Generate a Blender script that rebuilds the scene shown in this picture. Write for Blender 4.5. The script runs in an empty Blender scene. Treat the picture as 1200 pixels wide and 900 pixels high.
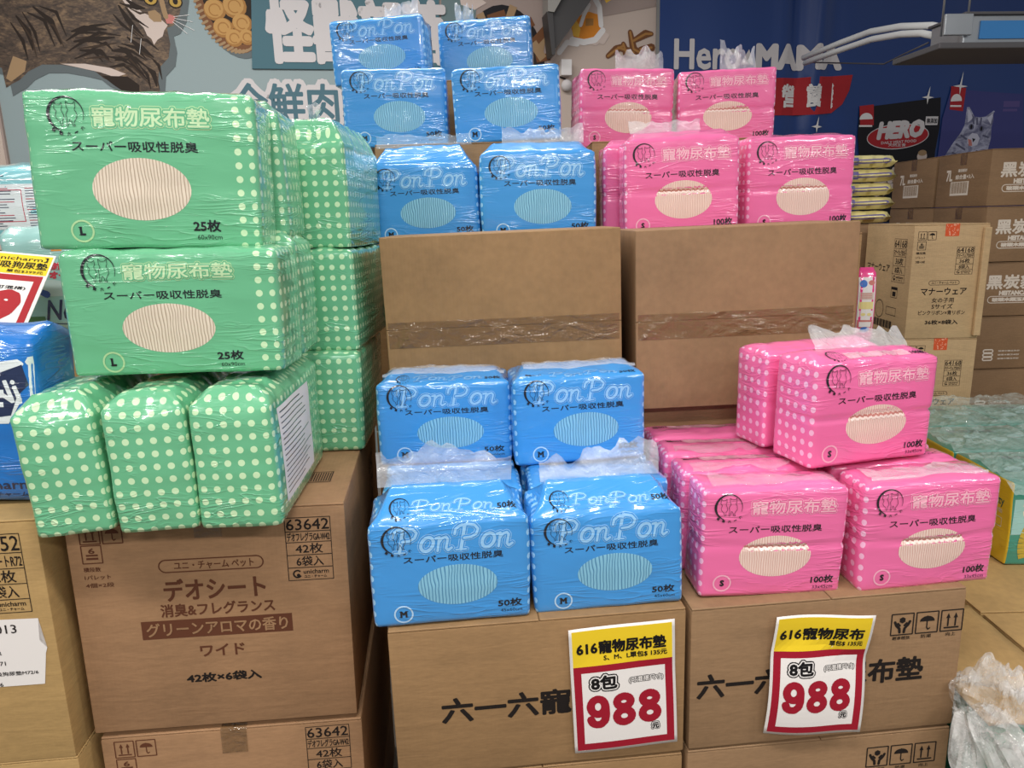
import bpy, bmesh, math, random
from mathutils import Vector, Matrix, noise
from mathutils.bvhtree import BVHTree
C = bpy.context.scene.collection
RD = math.radians
# ------------------------------------------------------------------ camera
F = 850.0; PT = RD(12.8); RO = RD(1.5); EYE = Vector((0, 0, 1.55))
f0 = Vector((0, math.cos(PT), -math.sin(PT))); u0 = Vector((0, math.sin(PT), math.cos(PT))); x0 = Vector((1, 0, 0))
RT = x0*math.cos(RO) - u0*math.sin(RO); UP = u0*math.cos(RO) + x0*math.sin(RO)
cd = bpy.data.cameras.new('camera'); cam = bpy.data.objects.new('camera', cd); C.objects.link(cam)
M3 = Matrix((RT, UP, -f0)).transposed(); cam.matrix_world = Matrix.Translation(EYE) @ M3.to_4x4()
cd.sensor_width = 36; cd.lens = F*36/1200; cd.clip_start = .01
bpy.context.scene.camera = cam
# ------------------------------------------------------------------ light
sc = bpy.context.scene
sc.view_settings.view_transform = 'Standard'; sc.view_settings.look = 'None'; sc.view_settings.gamma = 1
sc.view_settings.exposure = 0.0
w = bpy.data.worlds.new('store_ambient'); sc.world = w; w.use_nodes = True
w.node_tree.nodes['Background'].inputs[0].default_value = (.93, .96, 1, 1)
w.node_tree.nodes['Background'].inputs[1].default_value = .27
def lamp(x, y, z, sx, sy, e, col=(1, .97, .93), rx=0):
    l = bpy.data.lights.new('ceiling_tube', 'AREA'); l.shape = 'RECTANGLE'; l.size = sx; l.size_y = sy; l.energy = e; l.color = col
    o = bpy.data.objects.new('ceiling_tube', l); o.location = (x, y, z); o.rotation_euler = (rx, 0, 0); C.objects.link(o)
for lx in (-2.3, 0.0, 2.3):
    lamp(lx, -1.9, 3.1, 1.2, .2, 50); lamp(lx, .25, 3.1, 1.2, .2, 34)
lamp(-1.6, 2.5, 3.3, 1.2, .2, 30); lamp(-.3, 2.7, 3.3, 1.2, .2, 24)
# ------------------------------------------------------------------ materials
def lin(c):
    return tuple(((v/255)/12.92 if v/255 <= .04045 else ((v/255+.055)/1.055)**2.4) for v in c) + (1,)
class NT:
    def __init__(s, name):
        s.m = bpy.data.materials.new(name); s.m.use_nodes = True; s.t = s.m.node_tree; s.b = s.t.nodes['Principled BSDF']
    def n(s, k, **kw):
        o = s.t.nodes.new(k)
        for a, v in kw.items():
            if a.startswith('i_'):
                a = a[2:]; o.inputs[int(a) if a.isdigit() else a.replace('_', ' ')].default_value = v
            else: setattr(o, a, v)
        return o
    def l(s, a, b): s.t.links.new(a, b)
    def math(s, op, a, b=None, c=None):
        o = s.t.nodes.new('ShaderNodeMath'); o.operation = op
        for i, v in enumerate((a, b, c)):
            if v is None: continue
            if isinstance(v, (int, float)): o.inputs[i].default_value = v
            else: s.l(v, o.inputs[i])
        return o.outputs[0]
    def mix(s, f, a, b):
        o = s.t.nodes.new('ShaderNodeMix'); o.data_type = 'RGBA'
        for i, v in ((0, f), (6, a), (7, b)):
            if isinstance(v, (int, float, tuple)): o.inputs[i].default_value = v
            else: s.l(v, o.inputs[i])
        return o.outputs[2]
    def noise(s, vec, sc3, scale, detail=3, dist=0., rough=.5):
        mp = s.n('ShaderNodeMapping'); mp.inputs['Scale'].default_value = sc3; s.l(vec, mp.inputs[0])
        o = s.n('ShaderNodeTexNoise'); o.inputs['Scale'].default_value = scale; o.inputs['Detail'].default_value = detail
        o.inputs['Distortion'].default_value = dist; o.inputs['Roughness'].default_value = rough
        s.l(mp.outputs[0], o.inputs['Vector']); return o.outputs[0]
    def bump(s, h, st, dist, prev=None):
        o = s.n('ShaderNodeBump'); o.inputs['Strength'].default_value = st; o.inputs['Distance'].default_value = dist
        s.l(h, o.inputs['Height'])
        if prev: s.l(prev, o.inputs['Normal'])
        return o.outputs[0]
def film_bump(t, vec, k=1.0):
    a = t.noise(vec, (4, 6, 30), 1.5, 2.0, 1.3)
    a = t.math('ABSOLUTE', t.math('SUBTRACT', a, .5)); a = t.math('POWER', t.math('SUBTRACT', 1.0, a), 26)
    pt = t.noise(vec, (1, 1.4, 1.6), 7, 2, .5); pt = t.math('MULTIPLY', t.math('MAXIMUM', t.math('SUBTRACT', pt, .42), 0.), 5.)
    a = t.math('MULTIPLY', a, pt)
    b = t.noise(vec, (16, 20, 46), 1.3, 2, .8)
    c = t.noise(vec, (2.2, 3, 4), 3.0, 2, .3)
    n1 = t.bump(a, .42*k, .003); n2 = t.bump(b, .13*k, .0018, n1)
    return t.bump(c, .35*k, .010, n2)
def film(name, rgb, dots=None, dd=None, rough=.28, spec=.5, k=1.0):
    """printed plastic wrapper; dots=(colour, front margin) adds the polka dots by unrolled perimeter uv"""
    t = NT(name); tc = t.n('ShaderNodeTexCoord'); vec = tc.outputs['Object']
    col = lin(rgb)
    if dots:
        uv = t.n('ShaderNodeUVMap'); sx = t.n('ShaderNodeSeparateXYZ'); t.l(uv.outputs[0], sx.inputs[0])
        S = .0228
        fx = t.math('SUBTRACT', t.math('FRACT', t.math('DIVIDE', sx.outputs[0], S)), .5)
        fz = t.math('SUBTRACT', t.math('FRACT', t.math('DIVIDE', sx.outputs[1], S)), .5)
        d = t.math('SQRT', t.math('ADD', t.math('MULTIPLY', fx, fx), t.math('MULTIPLY', fz, fz)))
        mk = t.math('LESS_THAN', d, .255)
        at = t.n('ShaderNodeAttribute'); at.attribute_name = 'dotzone'
        mk = t.math('MULTIPLY', mk, t.math('GREATER_THAN', at.outputs['Fac'], 0.))
        cc = t.mix(mk, col, lin(dots)); t.l(cc, t.b.inputs['Base Color'])
    else: t.b.inputs['Base Color'].default_value = col
    t.b.inputs['Roughness'].default_value = rough; t.b.inputs['Specular IOR Level'].default_value = spec
    t.b.inputs['Coat Weight'].default_value = 1.0; t.b.inputs['Coat Roughness'].default_value = .05
    n = film_bump(t, vec, k); t.l(n, t.b.inputs['Normal']); t.l(n, t.b.inputs['Coat Normal'])
    return t.m
def pads(name, light, dark, period):
    t = NT(name); tc = t.n('ShaderNodeTexCoord'); sp = t.n('ShaderNodeSeparateXYZ'); t.l(tc.outputs['Object'], sp.inputs[0])
    nz = t.noise(tc.outputs['Object'], (14, 1, 9), 1.5, 2, .4)
    x = t.math('ADD', sp.outputs[0], t.math('MULTIPLY', nz, period*2.2))
    fr = t.math('PINGPONG', t.math('DIVIDE', x, period), .5)
    r = t.math('MULTIPLY', fr, 2.0); r = t.math('POWER', r, 1.5)
    r2 = t.math('MINIMUM', t.math('MULTIPLY', r, 3.2), 1.0)
    t.l(t.mix(r2, lin(dark), lin(light)), t.b.inputs['Base Color'])
    n1 = t.bump(r, .5, .002); t.b.inputs['Roughness'].default_value = .5
    t.l(n1, t.b.inputs['Normal'])
    t.b.inputs['Coat Weight'].default_value = .6; t.b.inputs['Coat Roughness'].default_value = .08
    t.l(film_bump(t, tc.outputs['Object'], .9), t.b.inputs['Coat Normal'])
    return t.m
def flat(name, rgb, rough=.6, spec=.3, metal=0., vary=0.):
    t = NT(name); t.b.inputs['Base Color'].default_value = lin(rgb); t.b.inputs['Roughness'].default_value = rough
    t.b.inputs['Specular IOR Level'].default_value = spec; t.b.inputs['Metallic'].default_value = metal
    tc = t.n('ShaderNodeTexCoord'); a = t.noise(tc.outputs['Object'], (1, 1, 1), 14, 4)
    if vary:
        t.l(t.mix(t.math('MULTIPLY', a, vary), lin(rgb), lin([c*.55 for c in rgb])), t.b.inputs['Base Color'])
    t.l(t.bump(a, .08, .002), t.b.inputs['Normal'])
    return t.m
def board(name, rgb, axis=2):
    t = NT(name); tc = t.n('ShaderNodeTexCoord'); v = tc.outputs['Object']
    a = t.noise(v, (1, 1, 1), 4, 5, .4); b = t.noise(v, (60, 60, 260), 1, 2); c = t.noise(v, (1.2, 1.2, 7), 5, 4, 1.0)
    sp = t.n('ShaderNodeSeparateXYZ'); t.l(v, sp.inputs[0])
    wv = t.math('SINE', t.math('MULTIPLY', sp.outputs[0], 780.0))
    k = t.math('ADD', t.math('MULTIPLY', a, .45), t.math('ADD', t.math('MULTIPLY', b, .28), t.math('MULTIPLY', c, .25)))
    rmp = t.n('ShaderNodeValToRGB'); e = rmp.color_ramp.elements
    e[0].position = .28; e[0].color = lin([q*.86 for q in rgb]); e[1].position = .72; e[1].color = lin([min(255, q*1.08) for q in rgb])
    t.l(k, rmp.inputs[0]); t.l(rmp.outputs[0], t.b.inputs['Base Color'])
    t.b.inputs['Roughness'].default_value = .62; t.b.inputs['Specular IOR Level'].default_value = .28
    n1 = t.bump(wv, .06, .0008); n2 = t.bump(c, .35, .004, n1); t.l(n2, t.b.inputs['Normal'])
    return t.m
def clear(name, rgb, alpha, rough=.12, k=1.0, sc3=(1, 1, 1)):
    t = NT(name); t.b.inputs['Base Color'].default_value = lin(rgb); t.b.inputs['Roughness'].default_value = rough
    tc = t.n('ShaderNodeTexCoord'); v = tc.outputs['Object']
    a = t.noise(v, sc3, 55, 4, 1.0); b = t.noise(v, sc3, 18, 3, .8)
    t.b.inputs['Specular IOR Level'].default_value = .9
    t.l(t.math('ADD', alpha-.18, t.math('MULTIPLY', b, .36)), t.b.inputs['Alpha'])
    t.b.inputs['Coat Weight'].default_value = .8; t.b.inputs['Coat Roughness'].default_value = .05
    n = t.bump(b, .8*k, .012, t.bump(a, .7*k, .004)); t.l(n, t.b.inputs['Normal']); t.l(n, t.b.inputs['Coat Normal'])
    return t.m
GRN = (106, 184, 138); BLU = (64, 152, 224); PNK = (242, 112, 168)
MT = {}
MT['L'] = film('green_dotted_film', GRN, (205, 236, 190)); MT['M'] = film('blue_dotted_film', BLU, (160, 212, 250)); MT['S'] = film('pink_dotted_film', PNK, (250, 190, 222))
MT['Lc'] = film('green_print_gap', (98, 176, 130)); MT['Mc'] = film('blue_print_gap', (60, 146, 220)); MT['Sc'] = film('pink_print_gap', (236, 100, 158))
MT['Lt'] = film('pale_green_ink', (196, 226, 178)); MT['Mt'] = film('pale_blue_ink', (150, 202, 244)); MT['St'] = film('pale_pink_ink', (252, 190, 205))
MT['Lo'] = film('green_outline_ink', (178, 216, 160)); MT['Mo'] = film('blue_outline_ink', (156, 208, 250)); MT['So'] = film('pink_outline_ink', (252, 184, 206))
MT['ink'] = film('black_ink', (22, 24, 32)); MT['tailthin'] = clear('thin_seal_film', (226, 214, 222), .26); MT['mring'] = film('ring_ink', (190, 225, 252)); MT['tailclear'] = clear('clear_seal_film', (240, 243, 248), .38)
MT['tailblue'] = clear('bluish_seal_film', (205, 228, 250), .28)
MT['Lw'] = pads('cream_pad_folds', (236, 220, 200), (168, 146, 124), .0052)
MT['Mw'] = pads('pale_blue_pad_folds', (142, 204, 232), (60, 126, 172), .0058)
MT['Sw'] = pads('pink_white_pad_folds', (250, 220, 208), (214, 160, 146), .0045)
MT['ruffle'] = film('pad_ruffle', (206, 132, 122)); MT['ruffle2'] = film('pad_ruffle_light', (250, 226, 216))
BRD = {k: board('cardboard_'+k, c) for k, c in dict(tan=(158, 124, 86), rust=(164, 126, 92), pale=(200, 168, 126), dun=(154, 122, 90), grey=(150, 120, 90), gold=(186, 152, 100)).items()}
MT['tape'] = clear('parcel_tape', (138, 104, 68), .55, .1, 1.6, (.6, 1, 1)); MT['tape_edge'] = flat('tape_brown', (140, 104, 66), .3)
MT['brownink'] = flat('brown_ink', (98, 58, 40), .7, .2); MT['blackink'] = flat('box_black_ink', (34, 28, 26), .7, .2); MT['whiteink'] = flat('box_white_ink', (236, 222, 206), .7, .2)
MT['paper'] = flat('white_paper', (238, 232, 228), .55); MT['yellow'] = flat('sign_yellow', (245, 210, 45), .5); MT['crimson'] = flat('sign_crimson', (160, 22, 44), .5)
MT['signblack'] = flat('sign_black', (20, 18, 20), .5); MT['darkgap'] = flat('seam_dark', (70, 50, 36), .9, .1)
# ------------------------------------------------------------------ object helpers
def mesh_obj(name, me, mats, parent=None, smooth=False):
    for m in (mats if isinstance(mats, (list, tuple)) else [mats]): me.materials.append(m)
    if smooth:
        for p in me.polygons: p.use_smooth = True
    o = bpy.data.objects.new(name, me); C.objects.link(o)
    if parent: o.parent = parent
    return o
def tag(o, label=None, cat=None, group=None, kind=None):
    if label: o['label'] = label
    if cat: o['category'] = cat
    if group: o['group'] = group
    if kind: o['kind'] = kind
    return o
def thing(name, label, cat, loc=(0, 0, 0), rot=(0, 0, 0), group=None):
    o = bpy.data.objects.new(name, None); o.empty_display_size = .05; C.objects.link(o); o.location = loc; o.rotation_euler = rot
    return tag(o, label, cat, group)
def box_me(a, b, bev=0., seg=2, name='box'):
    bm = bmesh.new(); bmesh.ops.create_cube(bm, size=1)
    for v in bm.verts: v.co = Vector([a[i]+(v.co[i]+.5)*(b[i]-a[i]) for i in range(3)])
    if bev: bmesh.ops.bevel(bm, geom=bm.edges[:], offset=bev, segments=seg, profile=.5, affect='EDGES')
    me = bpy.data.meshes.new(name); bm.to_mesh(me); bm.free(); return me
def tube_me(pts, r, n=10, name='tube', closed=False):
    bm = bmesh.new(); rings = []; pts = [Vector(p) for p in pts]
    for i, p in enumerate(pts):
        d = (pts[min(i+1, len(pts)-1)]-pts[max(i-1, 0)]).normalized(); q = d.to_track_quat('Z', 'Y'); rr = r[i] if isinstance(r, (list, tuple)) else r
        rings.append([bm.verts.new(p+q @ Vector((math.cos(6.28318*k/n)*rr, math.sin(6.28318*k/n)*rr, 0))) for k in range(n)])
    for a, b in zip(rings, rings[1:]):
        for k in range(n): bm.faces.new((a[k], a[(k+1) % n], b[(k+1) % n], b[k]))
    bm.faces.new(rings[0][::-1]); bm.faces.new(rings[-1])
    me = bpy.data.meshes.new(name); bm.to_mesh(me); bm.free(); return me
def lathe_me(prof, n=20, name='lathe'):
    bm = bmesh.new(); rings = [[bm.verts.new((math.cos(6.28318*k/n)*r, math.sin(6.28318*k/n)*r, z)) for k in range(n)] for r, z in prof]
    for a, b in zip(rings, rings[1:]):
        for k in range(n): bm.faces.new((a[k], a[(k+1) % n], b[(k+1) % n], b[k]))
    bm.faces.new(rings[0][::-1]); bm.faces.new(rings[-1])
    me = bpy.data.meshes.new(name); bm.to_mesh(me); bm.free(); return me
# ------------------------------------------------------------------ flat print
_tc = {}
def glyphs(s):
    if s not in _tc:
        c = bpy.data.curves.new('t', 'FONT'); c.body = s; c.size = 1; c.resolution_u = 2
        o = bpy.data.objects.new('t', c); C.objects.link(o)
        dg = bpy.context.evaluated_depsgraph_get(); me = bpy.data.meshes.new_from_object(o.evaluated_get(dg))
        bpy.data.objects.remove(o); bpy.data.curves.remove(c)
        V = [(v.co.x, v.co.y) for v in me.vertices]; Fc = [tuple(p.vertices) for p in me.polygons]; cnt = {}
        for f in Fc:
            for a, b in zip(f, f[1:]+f[:1]): k = (min(a, b), max(a, b)); cnt[k] = cnt.get(k, 0)+1
        E = [k for k, n in cnt.items() if n == 1]; bpy.data.meshes.remove(me)
        _tc[s] = (V, Fc, E)
    return _tc[s]
WT = .42
class Print:
    """flat print collected in (u, v) metres, then laid on a surface frame"""
    def __init__(s): s.v = []; s.f = []; s.k = 0
    def face(s, pts, m=0, lay=0):
        s.k += 1; o = lay*2.6e-4 + ((s.k*37) % 101)*2.2e-6; i = len(s.v); s.v += [(p[0], p[1], o) for p in pts]; s.f.append((tuple(range(i, i+len(pts))), m))
    def poly(s, pts, m=0, lay=0): s.face(pts, m, lay)
    def rect(s, x0, y0, x1, y1, m=0, lay=0): s.face([(x0, y0), (x1, y0), (x1, y1), (x0, y1)], m, lay)
    def ell(s, x, y, rx, ry, m=0, lay=0, n=28, rot=0., a0=0., a1=360.):
        P = []
        for i in range(n):
            a = RD(a0+(a1-a0)*i/n); p = (math.cos(a)*rx, math.sin(a)*ry)
            P.append((x+p[0]*math.cos(rot)-p[1]*math.sin(rot), y+p[0]*math.sin(rot)+p[1]*math.cos(rot)))
        s.face(P, m, lay)
    def stroke(s, pts, r, m=0, lay=0, closed=False, caps=True, n=8):
        if closed: pts = list(pts)+[pts[0]]
        R = r if isinstance(r, (list, tuple)) else [r]*len(pts)
        for i, (a, b) in enumerate(zip(pts, pts[1:])):
            dx, dy = b[0]-a[0], b[1]-a[1]; L = math.hypot(dx, dy)
            if L < 1e-9: continue
            nx, ny = -dy/L, dx/L; ra, rb = R[i], R[i+1]
            s.face([(a[0]-nx*ra, a[1]-ny*ra), (b[0]-nx*rb, b[1]-ny*rb), (b[0]+nx*rb, b[1]+ny*rb), (a[0]+nx*ra, a[1]+ny*ra)], m, lay)
        if caps:
            for p, r_ in zip(pts, R): s.ell(p[0], p[1], r_, r_, m, lay, n)
    def box(s, x0, y0, x1, y1, r, m=0, lay=0): s.stroke([(x0, y0), (x1, y0), (x1, y1), (x0, y1)], r, m, lay, True, True, 4)
    def pill(s, x0, y0, x1, y1, r, m=0, lay=0):
        h = (y1-y0)/2; P = [(x1-h+h*math.cos(RD(a)), y0+h+h*math.sin(RD(a))) for a in range(-90, 91, 22)]+[(x0+h-h*math.cos(RD(a)), y0+h-h*math.sin(RD(a))) for a in range(-90, 91, 22)]
        s.stroke(P, r, m, lay, True, True, 4)
    def arc(s, x, y, r, t, m=0, lay=0, a0=0, a1=360, n=36, t1=None):
        P = [(x+r*math.cos(RD(a0+(a1-a0)*i/n)), y+r*math.sin(RD(a0+(a1-a0)*i/n))) for i in range(n+1)]
        R = [t+((t1 if t1 is not None else t)-t)*i/n for i in range(n+1)]
        s.stroke(P, R, m, lay, False, False)
    def text(s, st, x, y, h, width=None, bold=0., m=0, lay=0, fill=True, shear=0., rot=0., align='c', curve=None, raw=False):
        """(x, y) = centre of the line; h = glyph height; width fits the line"""
        V, Fc, E = glyphs(st)
        if not V: return
        xs = [p[0] for p in V]; ys = [p[1] for p in V]; ax, bx, ay, by = min(xs), max(xs), min(ys), max(ys)
        k = h/(by-ay); kx = width/(bx-ax) if width else k
        cr, sr = math.cos(rot), math.sin(rot)
        cx = {'c': (ax+bx)/2, 'l': ax, 'r': bx}[align]
        def T(p):
            a, b = (p[0]-cx)*kx, (p[1]-(ay+by)/2)*k; a += shear*b
            if curve:
                th = a/curve; rr = curve-b if curve > 0 else curve-b
                a, b = rr*math.sin(th), curve-rr*math.cos(th)
            return (x+a*cr-b*sr, y+a*sr+b*cr)
        if fill:
            for f in Fc: s.face([T(V[i]) for i in f], m, lay)
        if bold:
            if bold < .1*h and not raw: bold *= WT
            used = set()
            for a, b in E:
                s.stroke([T(V[a]), T(V[b])], bold, m, lay, caps=False); used |= {a, b}
            for i in used: p = T(V[i]); s.ell(p[0], p[1], bold, bold, m, lay, 6)
    def bake(s, name, mats, parent, fr, bvh=None, off=4e-4, cut=0., smooth=False):
        """fr = (origin, U, V, N): N points out of the surface; bvh in the same local space"""
        O, U, Vv, N = [Vector(q) for q in fr]
        bm = bmesh.new()
        for f, m in s.f:
            try: fc = bm.faces.new([bm.verts.new(s.v[i]) for i in f]); fc.material_index = m
            except ValueError: pass
        if cut:
            for ax in (0, 1):
                a = min(v[ax] for v in s.v); b = max(v[ax] for v in s.v); c = math.floor(a/cut)*cut+cut
                while c < b:
                    no = Vector((1, 0, 0)) if ax == 0 else Vector((0, 1, 0))
                    bmesh.ops.bisect_plane(bm, geom=bm.verts[:]+bm.edges[:]+bm.faces[:], plane_co=no*c, plane_no=no); c += cut
        big = [f for f in bm.faces if len(f.verts) > 4]
        if big: bmesh.ops.triangulate(bm, faces=big)
        for v in bm.verts:
            p = O+U*v.co.x+Vv*v.co.y; e = v.co.z+off
            if bvh:
                h = bvh.ray_cast(p+N*.3, -N)
                if h[0] is None:
                    h = bvh.find_nearest(p)
                p = h[0]
            v.co = p+N*e
        bm.normal_update()
        for f in bm.faces:
            if f.normal.dot(N) < 0: f.normal_flip()
        me = bpy.data.meshes.new(name); bm.to_mesh(me); bm.free()
        return mesh_obj(name, me, mats, parent)
# ------------------------------------------------------------------ pad packs
def n3(x, y, z): return noise.noise(Vector((x, y, z)))
DESIGN = dict(
    M=dict(em=(-.325, .845, .088), oval=(.04, .385, .25, .2), ring=(-.31, .12, .056), cnt=(.365, .155, .15), let='M', n='50枚', dim='45x60cm', sub=(.02, .655, .62), ttl=(.03, .84, .75)),
    S=dict(em=(-.33, .85, .09), oval=(.01, .38, .25, .195), ring=(-.345, .13, .058), cnt=(.36, .135, .16), let='S', n='100枚', dim='33x45cm', sub=(0, .64, .64), ttl=(.12, .84, .58)),
    L=dict(em=(-.31, .85, .075), oval=(-.02, .385, .215, .2), ring=(-.30, .115, .047), cnt=(.25, .15, .12), let='L', n='25枚', dim='60x90cm', sub=(-.03, .655, .54), ttl=(.05, .84, .5)))
def ponpon(P, cx, cy, cap, width, m3=(0, 1, 2), lays=(0, 1, 2), outline=True):
    el = [(.27+.2*math.cos(a)+.06*math.sin(a), .3+.29*math.sin(a)) for a in [i*math.pi/8 for i in range(17)]]
    Pp = [[(.20, .0), (.36, .98)], [(.04, .0), (.38, .0)], [(.02, .66), (.06, .86), (.2, .98), (.45, 1.03), (.68, .97), (.79, .8), (.72, .6), (.55, .49), (.32, .47)]]
    nn = [[(.0, .53), (.12, .57), (.04, .0)], [(.09, .34), (.2, .52), (.33, .57), (.39, .47), (.32, .1), (.38, .0), (.5, .1)]]
    L = []; x = 0
    for _ in range(2):
        for g, adv in ((Pp, .84), ([el], .56), (nn, .6)):
            for gi, st in enumerate(g): L.append(([(p[0]+x, p[1]) for p in st], (1.2 if gi == 0 and adv != .6 else .55 if (gi == 1 and adv == .84) else .95)))
            x += adv
    k = cap; kx = width/(x-.05)
    for r, m, ly in ((.072, m3[0], lays[0]), (.05, m3[1], lays[1]), (0., m3[2], lays[2])):
        for st, wt in L: P.stroke([(cx+(p[0]-x/2)*kx, cy+(p[1]-.5)*k) for p in st], (r+.056*wt)*cap, m, ly)
def emblem(P, x, y, r, m=0, lay=3):
    P.arc(x, y, r, r*.012, m, lay, -20, 100, 14, r*.05); P.arc(x, y, r, r*.05, m, lay, 100, 180, 12, r*.1); P.arc(x, y, r, r*.1, m, lay, 180, 250, 10, r*.03)
    t = r*.016
    c1 = [(-.62, .5), (-.6, .68), (-.5, .55), (-.32, .55), (-.2, .66), (-.18, .42), (-.25, .25), (-.14, .0), (-.1, -.2), (-.22, -.36), (-.2, -.62), (-.3, -.66), (-.36, -.4), (-.5, -.3), (-.6, -.1), (-.52, .18), (-.64, .3)]
    c2 = [(.06, .52), (.05, .72), (.2, .6), (.42, .6), (.56, .72), (.56, .42), (.5, .28), (.6, .1), (.62, -.15), (.5, -.35), (.42, -.5), (.5, -.66), (.36, -.66), (.3, -.4), (.2, -.3), (.1, -.66), (.0, -.66), (.06, -.3), (.0, 0), (.14, .25), (.06, .4)]
    for c in (c1, c2): P.stroke([(x+p[0]*r, y+p[1]*r) for p in c], t, m, lay, True, False)
    for i, ch in enumerate('寵寵六一六'):
        a = RD(-128+i*21); P.text(ch, x+math.cos(a)*r*1.22, y+math.sin(a)*r*1.12, r*.2 if ch != '一' else r*.03, None if ch != '一' else r*.18, r*.018, m, lay, rot=a+math.pi/2)
def pack(kind, label, w, h, d, loc, yaw=0., roll=0., seed=0, ridge=.012, group=None, prints=True, tail=None, top=None, dots_front=None, droop=0., lean=0., back_label=False, res=1.0, flat_top=False):
    nm = {'L': 'green_pad_pack', 'M': 'blue_pad_pack', 'S': 'pink_pad_pack'}[kind]; D = DESIGN[kind]
    t = thing(nm, label, 'pad pack', loc, (RD(lean), RD(roll), RD(yaw)), group)
    rnd = random.Random(seed)
    nx, ny, nz = int(34*res*(1.2 if kind == 'L' else 1)), int(14*res), int(30*res); r = .009 if kind != 'L' else .011
    bm = bmesh.new(); uvl = bm.loops.layers.uv.new('UVMap'); dz = bm.verts.layers.float.new('dotzone')
    vs = {}; par = {}
    mf = (dots_front if dots_front is not None else (.0095 if kind != 'L' else .0432)); ml = .0095 if kind != 'L' else .005
    def V(i, j, k):
        key = (i, j, k)
        if key in vs: return vs[key]
        x = (i/nx-.5)*w; y = (j/ny-.5)*d; z = k/nz*h
        u = 2*x/w; v = 2*y/d; q = z/h
        p = Vector((x, y, z)); c = Vector((max(-w/2+r, min(w/2-r, x)), max(-d/2+r, min(d/2-r, y)), max(r*.6, min(h-r, z))))
        dl = p-c; on = dl.length
        if on > 1e-9:
            # round the edges only where more than one axis leaves the core
            a = [abs(dl.x) > 1e-6, abs(dl.y) > 1e-6, abs(dl.z) > 1e-6]
            if sum(a) > 1: p = c+dl.normalized()*min(on, r)
        nrm = Vector((u**9, v**5, (2*q-1)**9));
        if nrm.length > 1e-6: nrm.normalize()
        p.y += v*.005*(1-u*u)*(1-(2*q-1)**2)
        p.x += u*.004*(1-v*v)*(1-(2*q-1)**2)
        s = max(0., (q-.86)/.14)**1.5
        gus = min(1., (1-abs(u))/.14)
        p.z += s*ridge*((1-abs(v)**1.1) if not flat_top else min(1., (1-abs(v))/.45))*gus
        p.x -= s*.5*ridge*u*(1-abs(v))*(1 if abs(u) > .8 else .6)
        if kind == 'S' and v < 0: p.y += .0045*math.exp(-((q-.475+.012*math.sin(u*3+seed))/.016)**2)
        if kind == 'S': p.x -= u*.003*math.exp(-((q-.475)/.02)**2)
        wr = n3(x*5+seed*3.1, y*9, z*34+seed)*.0008+n3(x*13+seed, y*13, z*13)*.0013+n3(x*3, y*3+seed*1.7, z*4)*.003
        wr += s*n3(x*30+seed, y*30, z*30)*.003
        p += nrm*wr*(1.3 if kind == 'L' else 1)
        p.x += droop*(q-.5)*.0
        vs[key] = bm.verts.new(p)
        dd_ = (mf if x > 0 or dots_front is not None else ml)-(w/2-abs(x))
        vs[key][dz] = dd_
        # unrolled perimeter coordinate
        par[vs[key]] = (x, y, z)
        return vs[key]
    def quad(a, b, c, e, side):
        f = bm.faces.new((a, b, c, e))
        for l in f.loops:
            x, y, z = par[l.vert]
            if side == 'x+': uu = w/2+(y+d/2)
            elif side == 'x-': uu = -w/2-(y+d/2)
            else: uu = x
            vv = z if side in ('x+', 'x-', 'f', 'b') else h+(y+d/2)
            l[uvl].uv = (abs(uu)-w/2+(.0204 if kind == 'L' else .0098), vv+.008)
    for i in range(nx):
        for k in range(nz):
            quad(V(i, 0, k), V(i+1, 0, k), V(i+1, 0, k+1), V(i, 0, k+1), 'f'); quad(V(i+1, ny, k), V(i, ny, k), V(i, ny, k+1), V(i+1, ny, k+1), 'b')
    for j in range(ny):
        for k in range(nz):
            quad(V(nx, j, k), V(nx, j+1, k), V(nx, j+1, k+1), V(nx, j, k+1), 'x+'); quad(V(0, j+1, k), V(0, j, k), V(0, j, k+1), V(0, j+1, k+1), 'x-')
    for i in range(nx):
        for j in range(ny):
            quad(V(i, j, nz), V(i+1, j, nz), V(i+1, j+1, nz), V(i, j+1, nz), 't'); quad(V(i, j+1, 0), V(i+1, j+1, 0), V(i+1, j, 0), V(i, j, 0), 'u')
    me = bpy.data.meshes.new('wrapper'); bm.normal_update(); bvh = BVHTree.FromBMesh(bm); bm.to_mesh(me); bm.free()
    mesh_obj('wrapper', me, MT[kind], t, True)
    fr = ((0, -d/2, 0), (1, 0, 0), (0, 0, 1), (0, -1, 0)); ft = ((0, 0, h), (1, 0, 0), (0, 1, 0), (0, 0, 1))
    X = lambda a: a*w
    if prints:
        ox, oy, orx, ory = D['oval']; P = Print(); n = 40
        for a in range(10):
            for b in range(n):
                q = []
                for rr, bb in ((a, b), (a, b+1), (a+1, b+1), (a+1, b)):
                    an = 6.28318*bb/n; q.append((X(ox)+X(orx)*rr/10*math.cos(an), h*oy+h*ory*rr/10*math.sin(an)))
                P.v += [(p[0], p[1], 0) for p in q]; k0 = len(P.v)-4; P.f.append(((k0, k0+1, k0+2, k0+3), 0))
        P.bake('pad_window', MT[kind+'w'], t, fr, bvh, 3e-4)
        if kind == 'S':
            P = Print(); m = 34; yy = h*.475
            half = X(orx)*math.sqrt(max(0, 1-((yy-h*oy)/(h*ory))**2))*.96
            for i in range(m):
                xx = X(ox)-half+2*half*i/(m-1); zz = yy+math.sin(i*1.9+seed)*.0015
                P.ell(xx, zz, .0030, .0022+.001*rnd.random(), 0, 0, 6); P.ell(xx+.001, zz-.0045, .0028, .0028, 1, 1, 6)
            P.bake('pad_ruffle', [MT['ruffle'], MT['ruffle2']], t, fr, bvh, 6e-4)
        P = Print(); tx, ty, tw = D['ttl']
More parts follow.
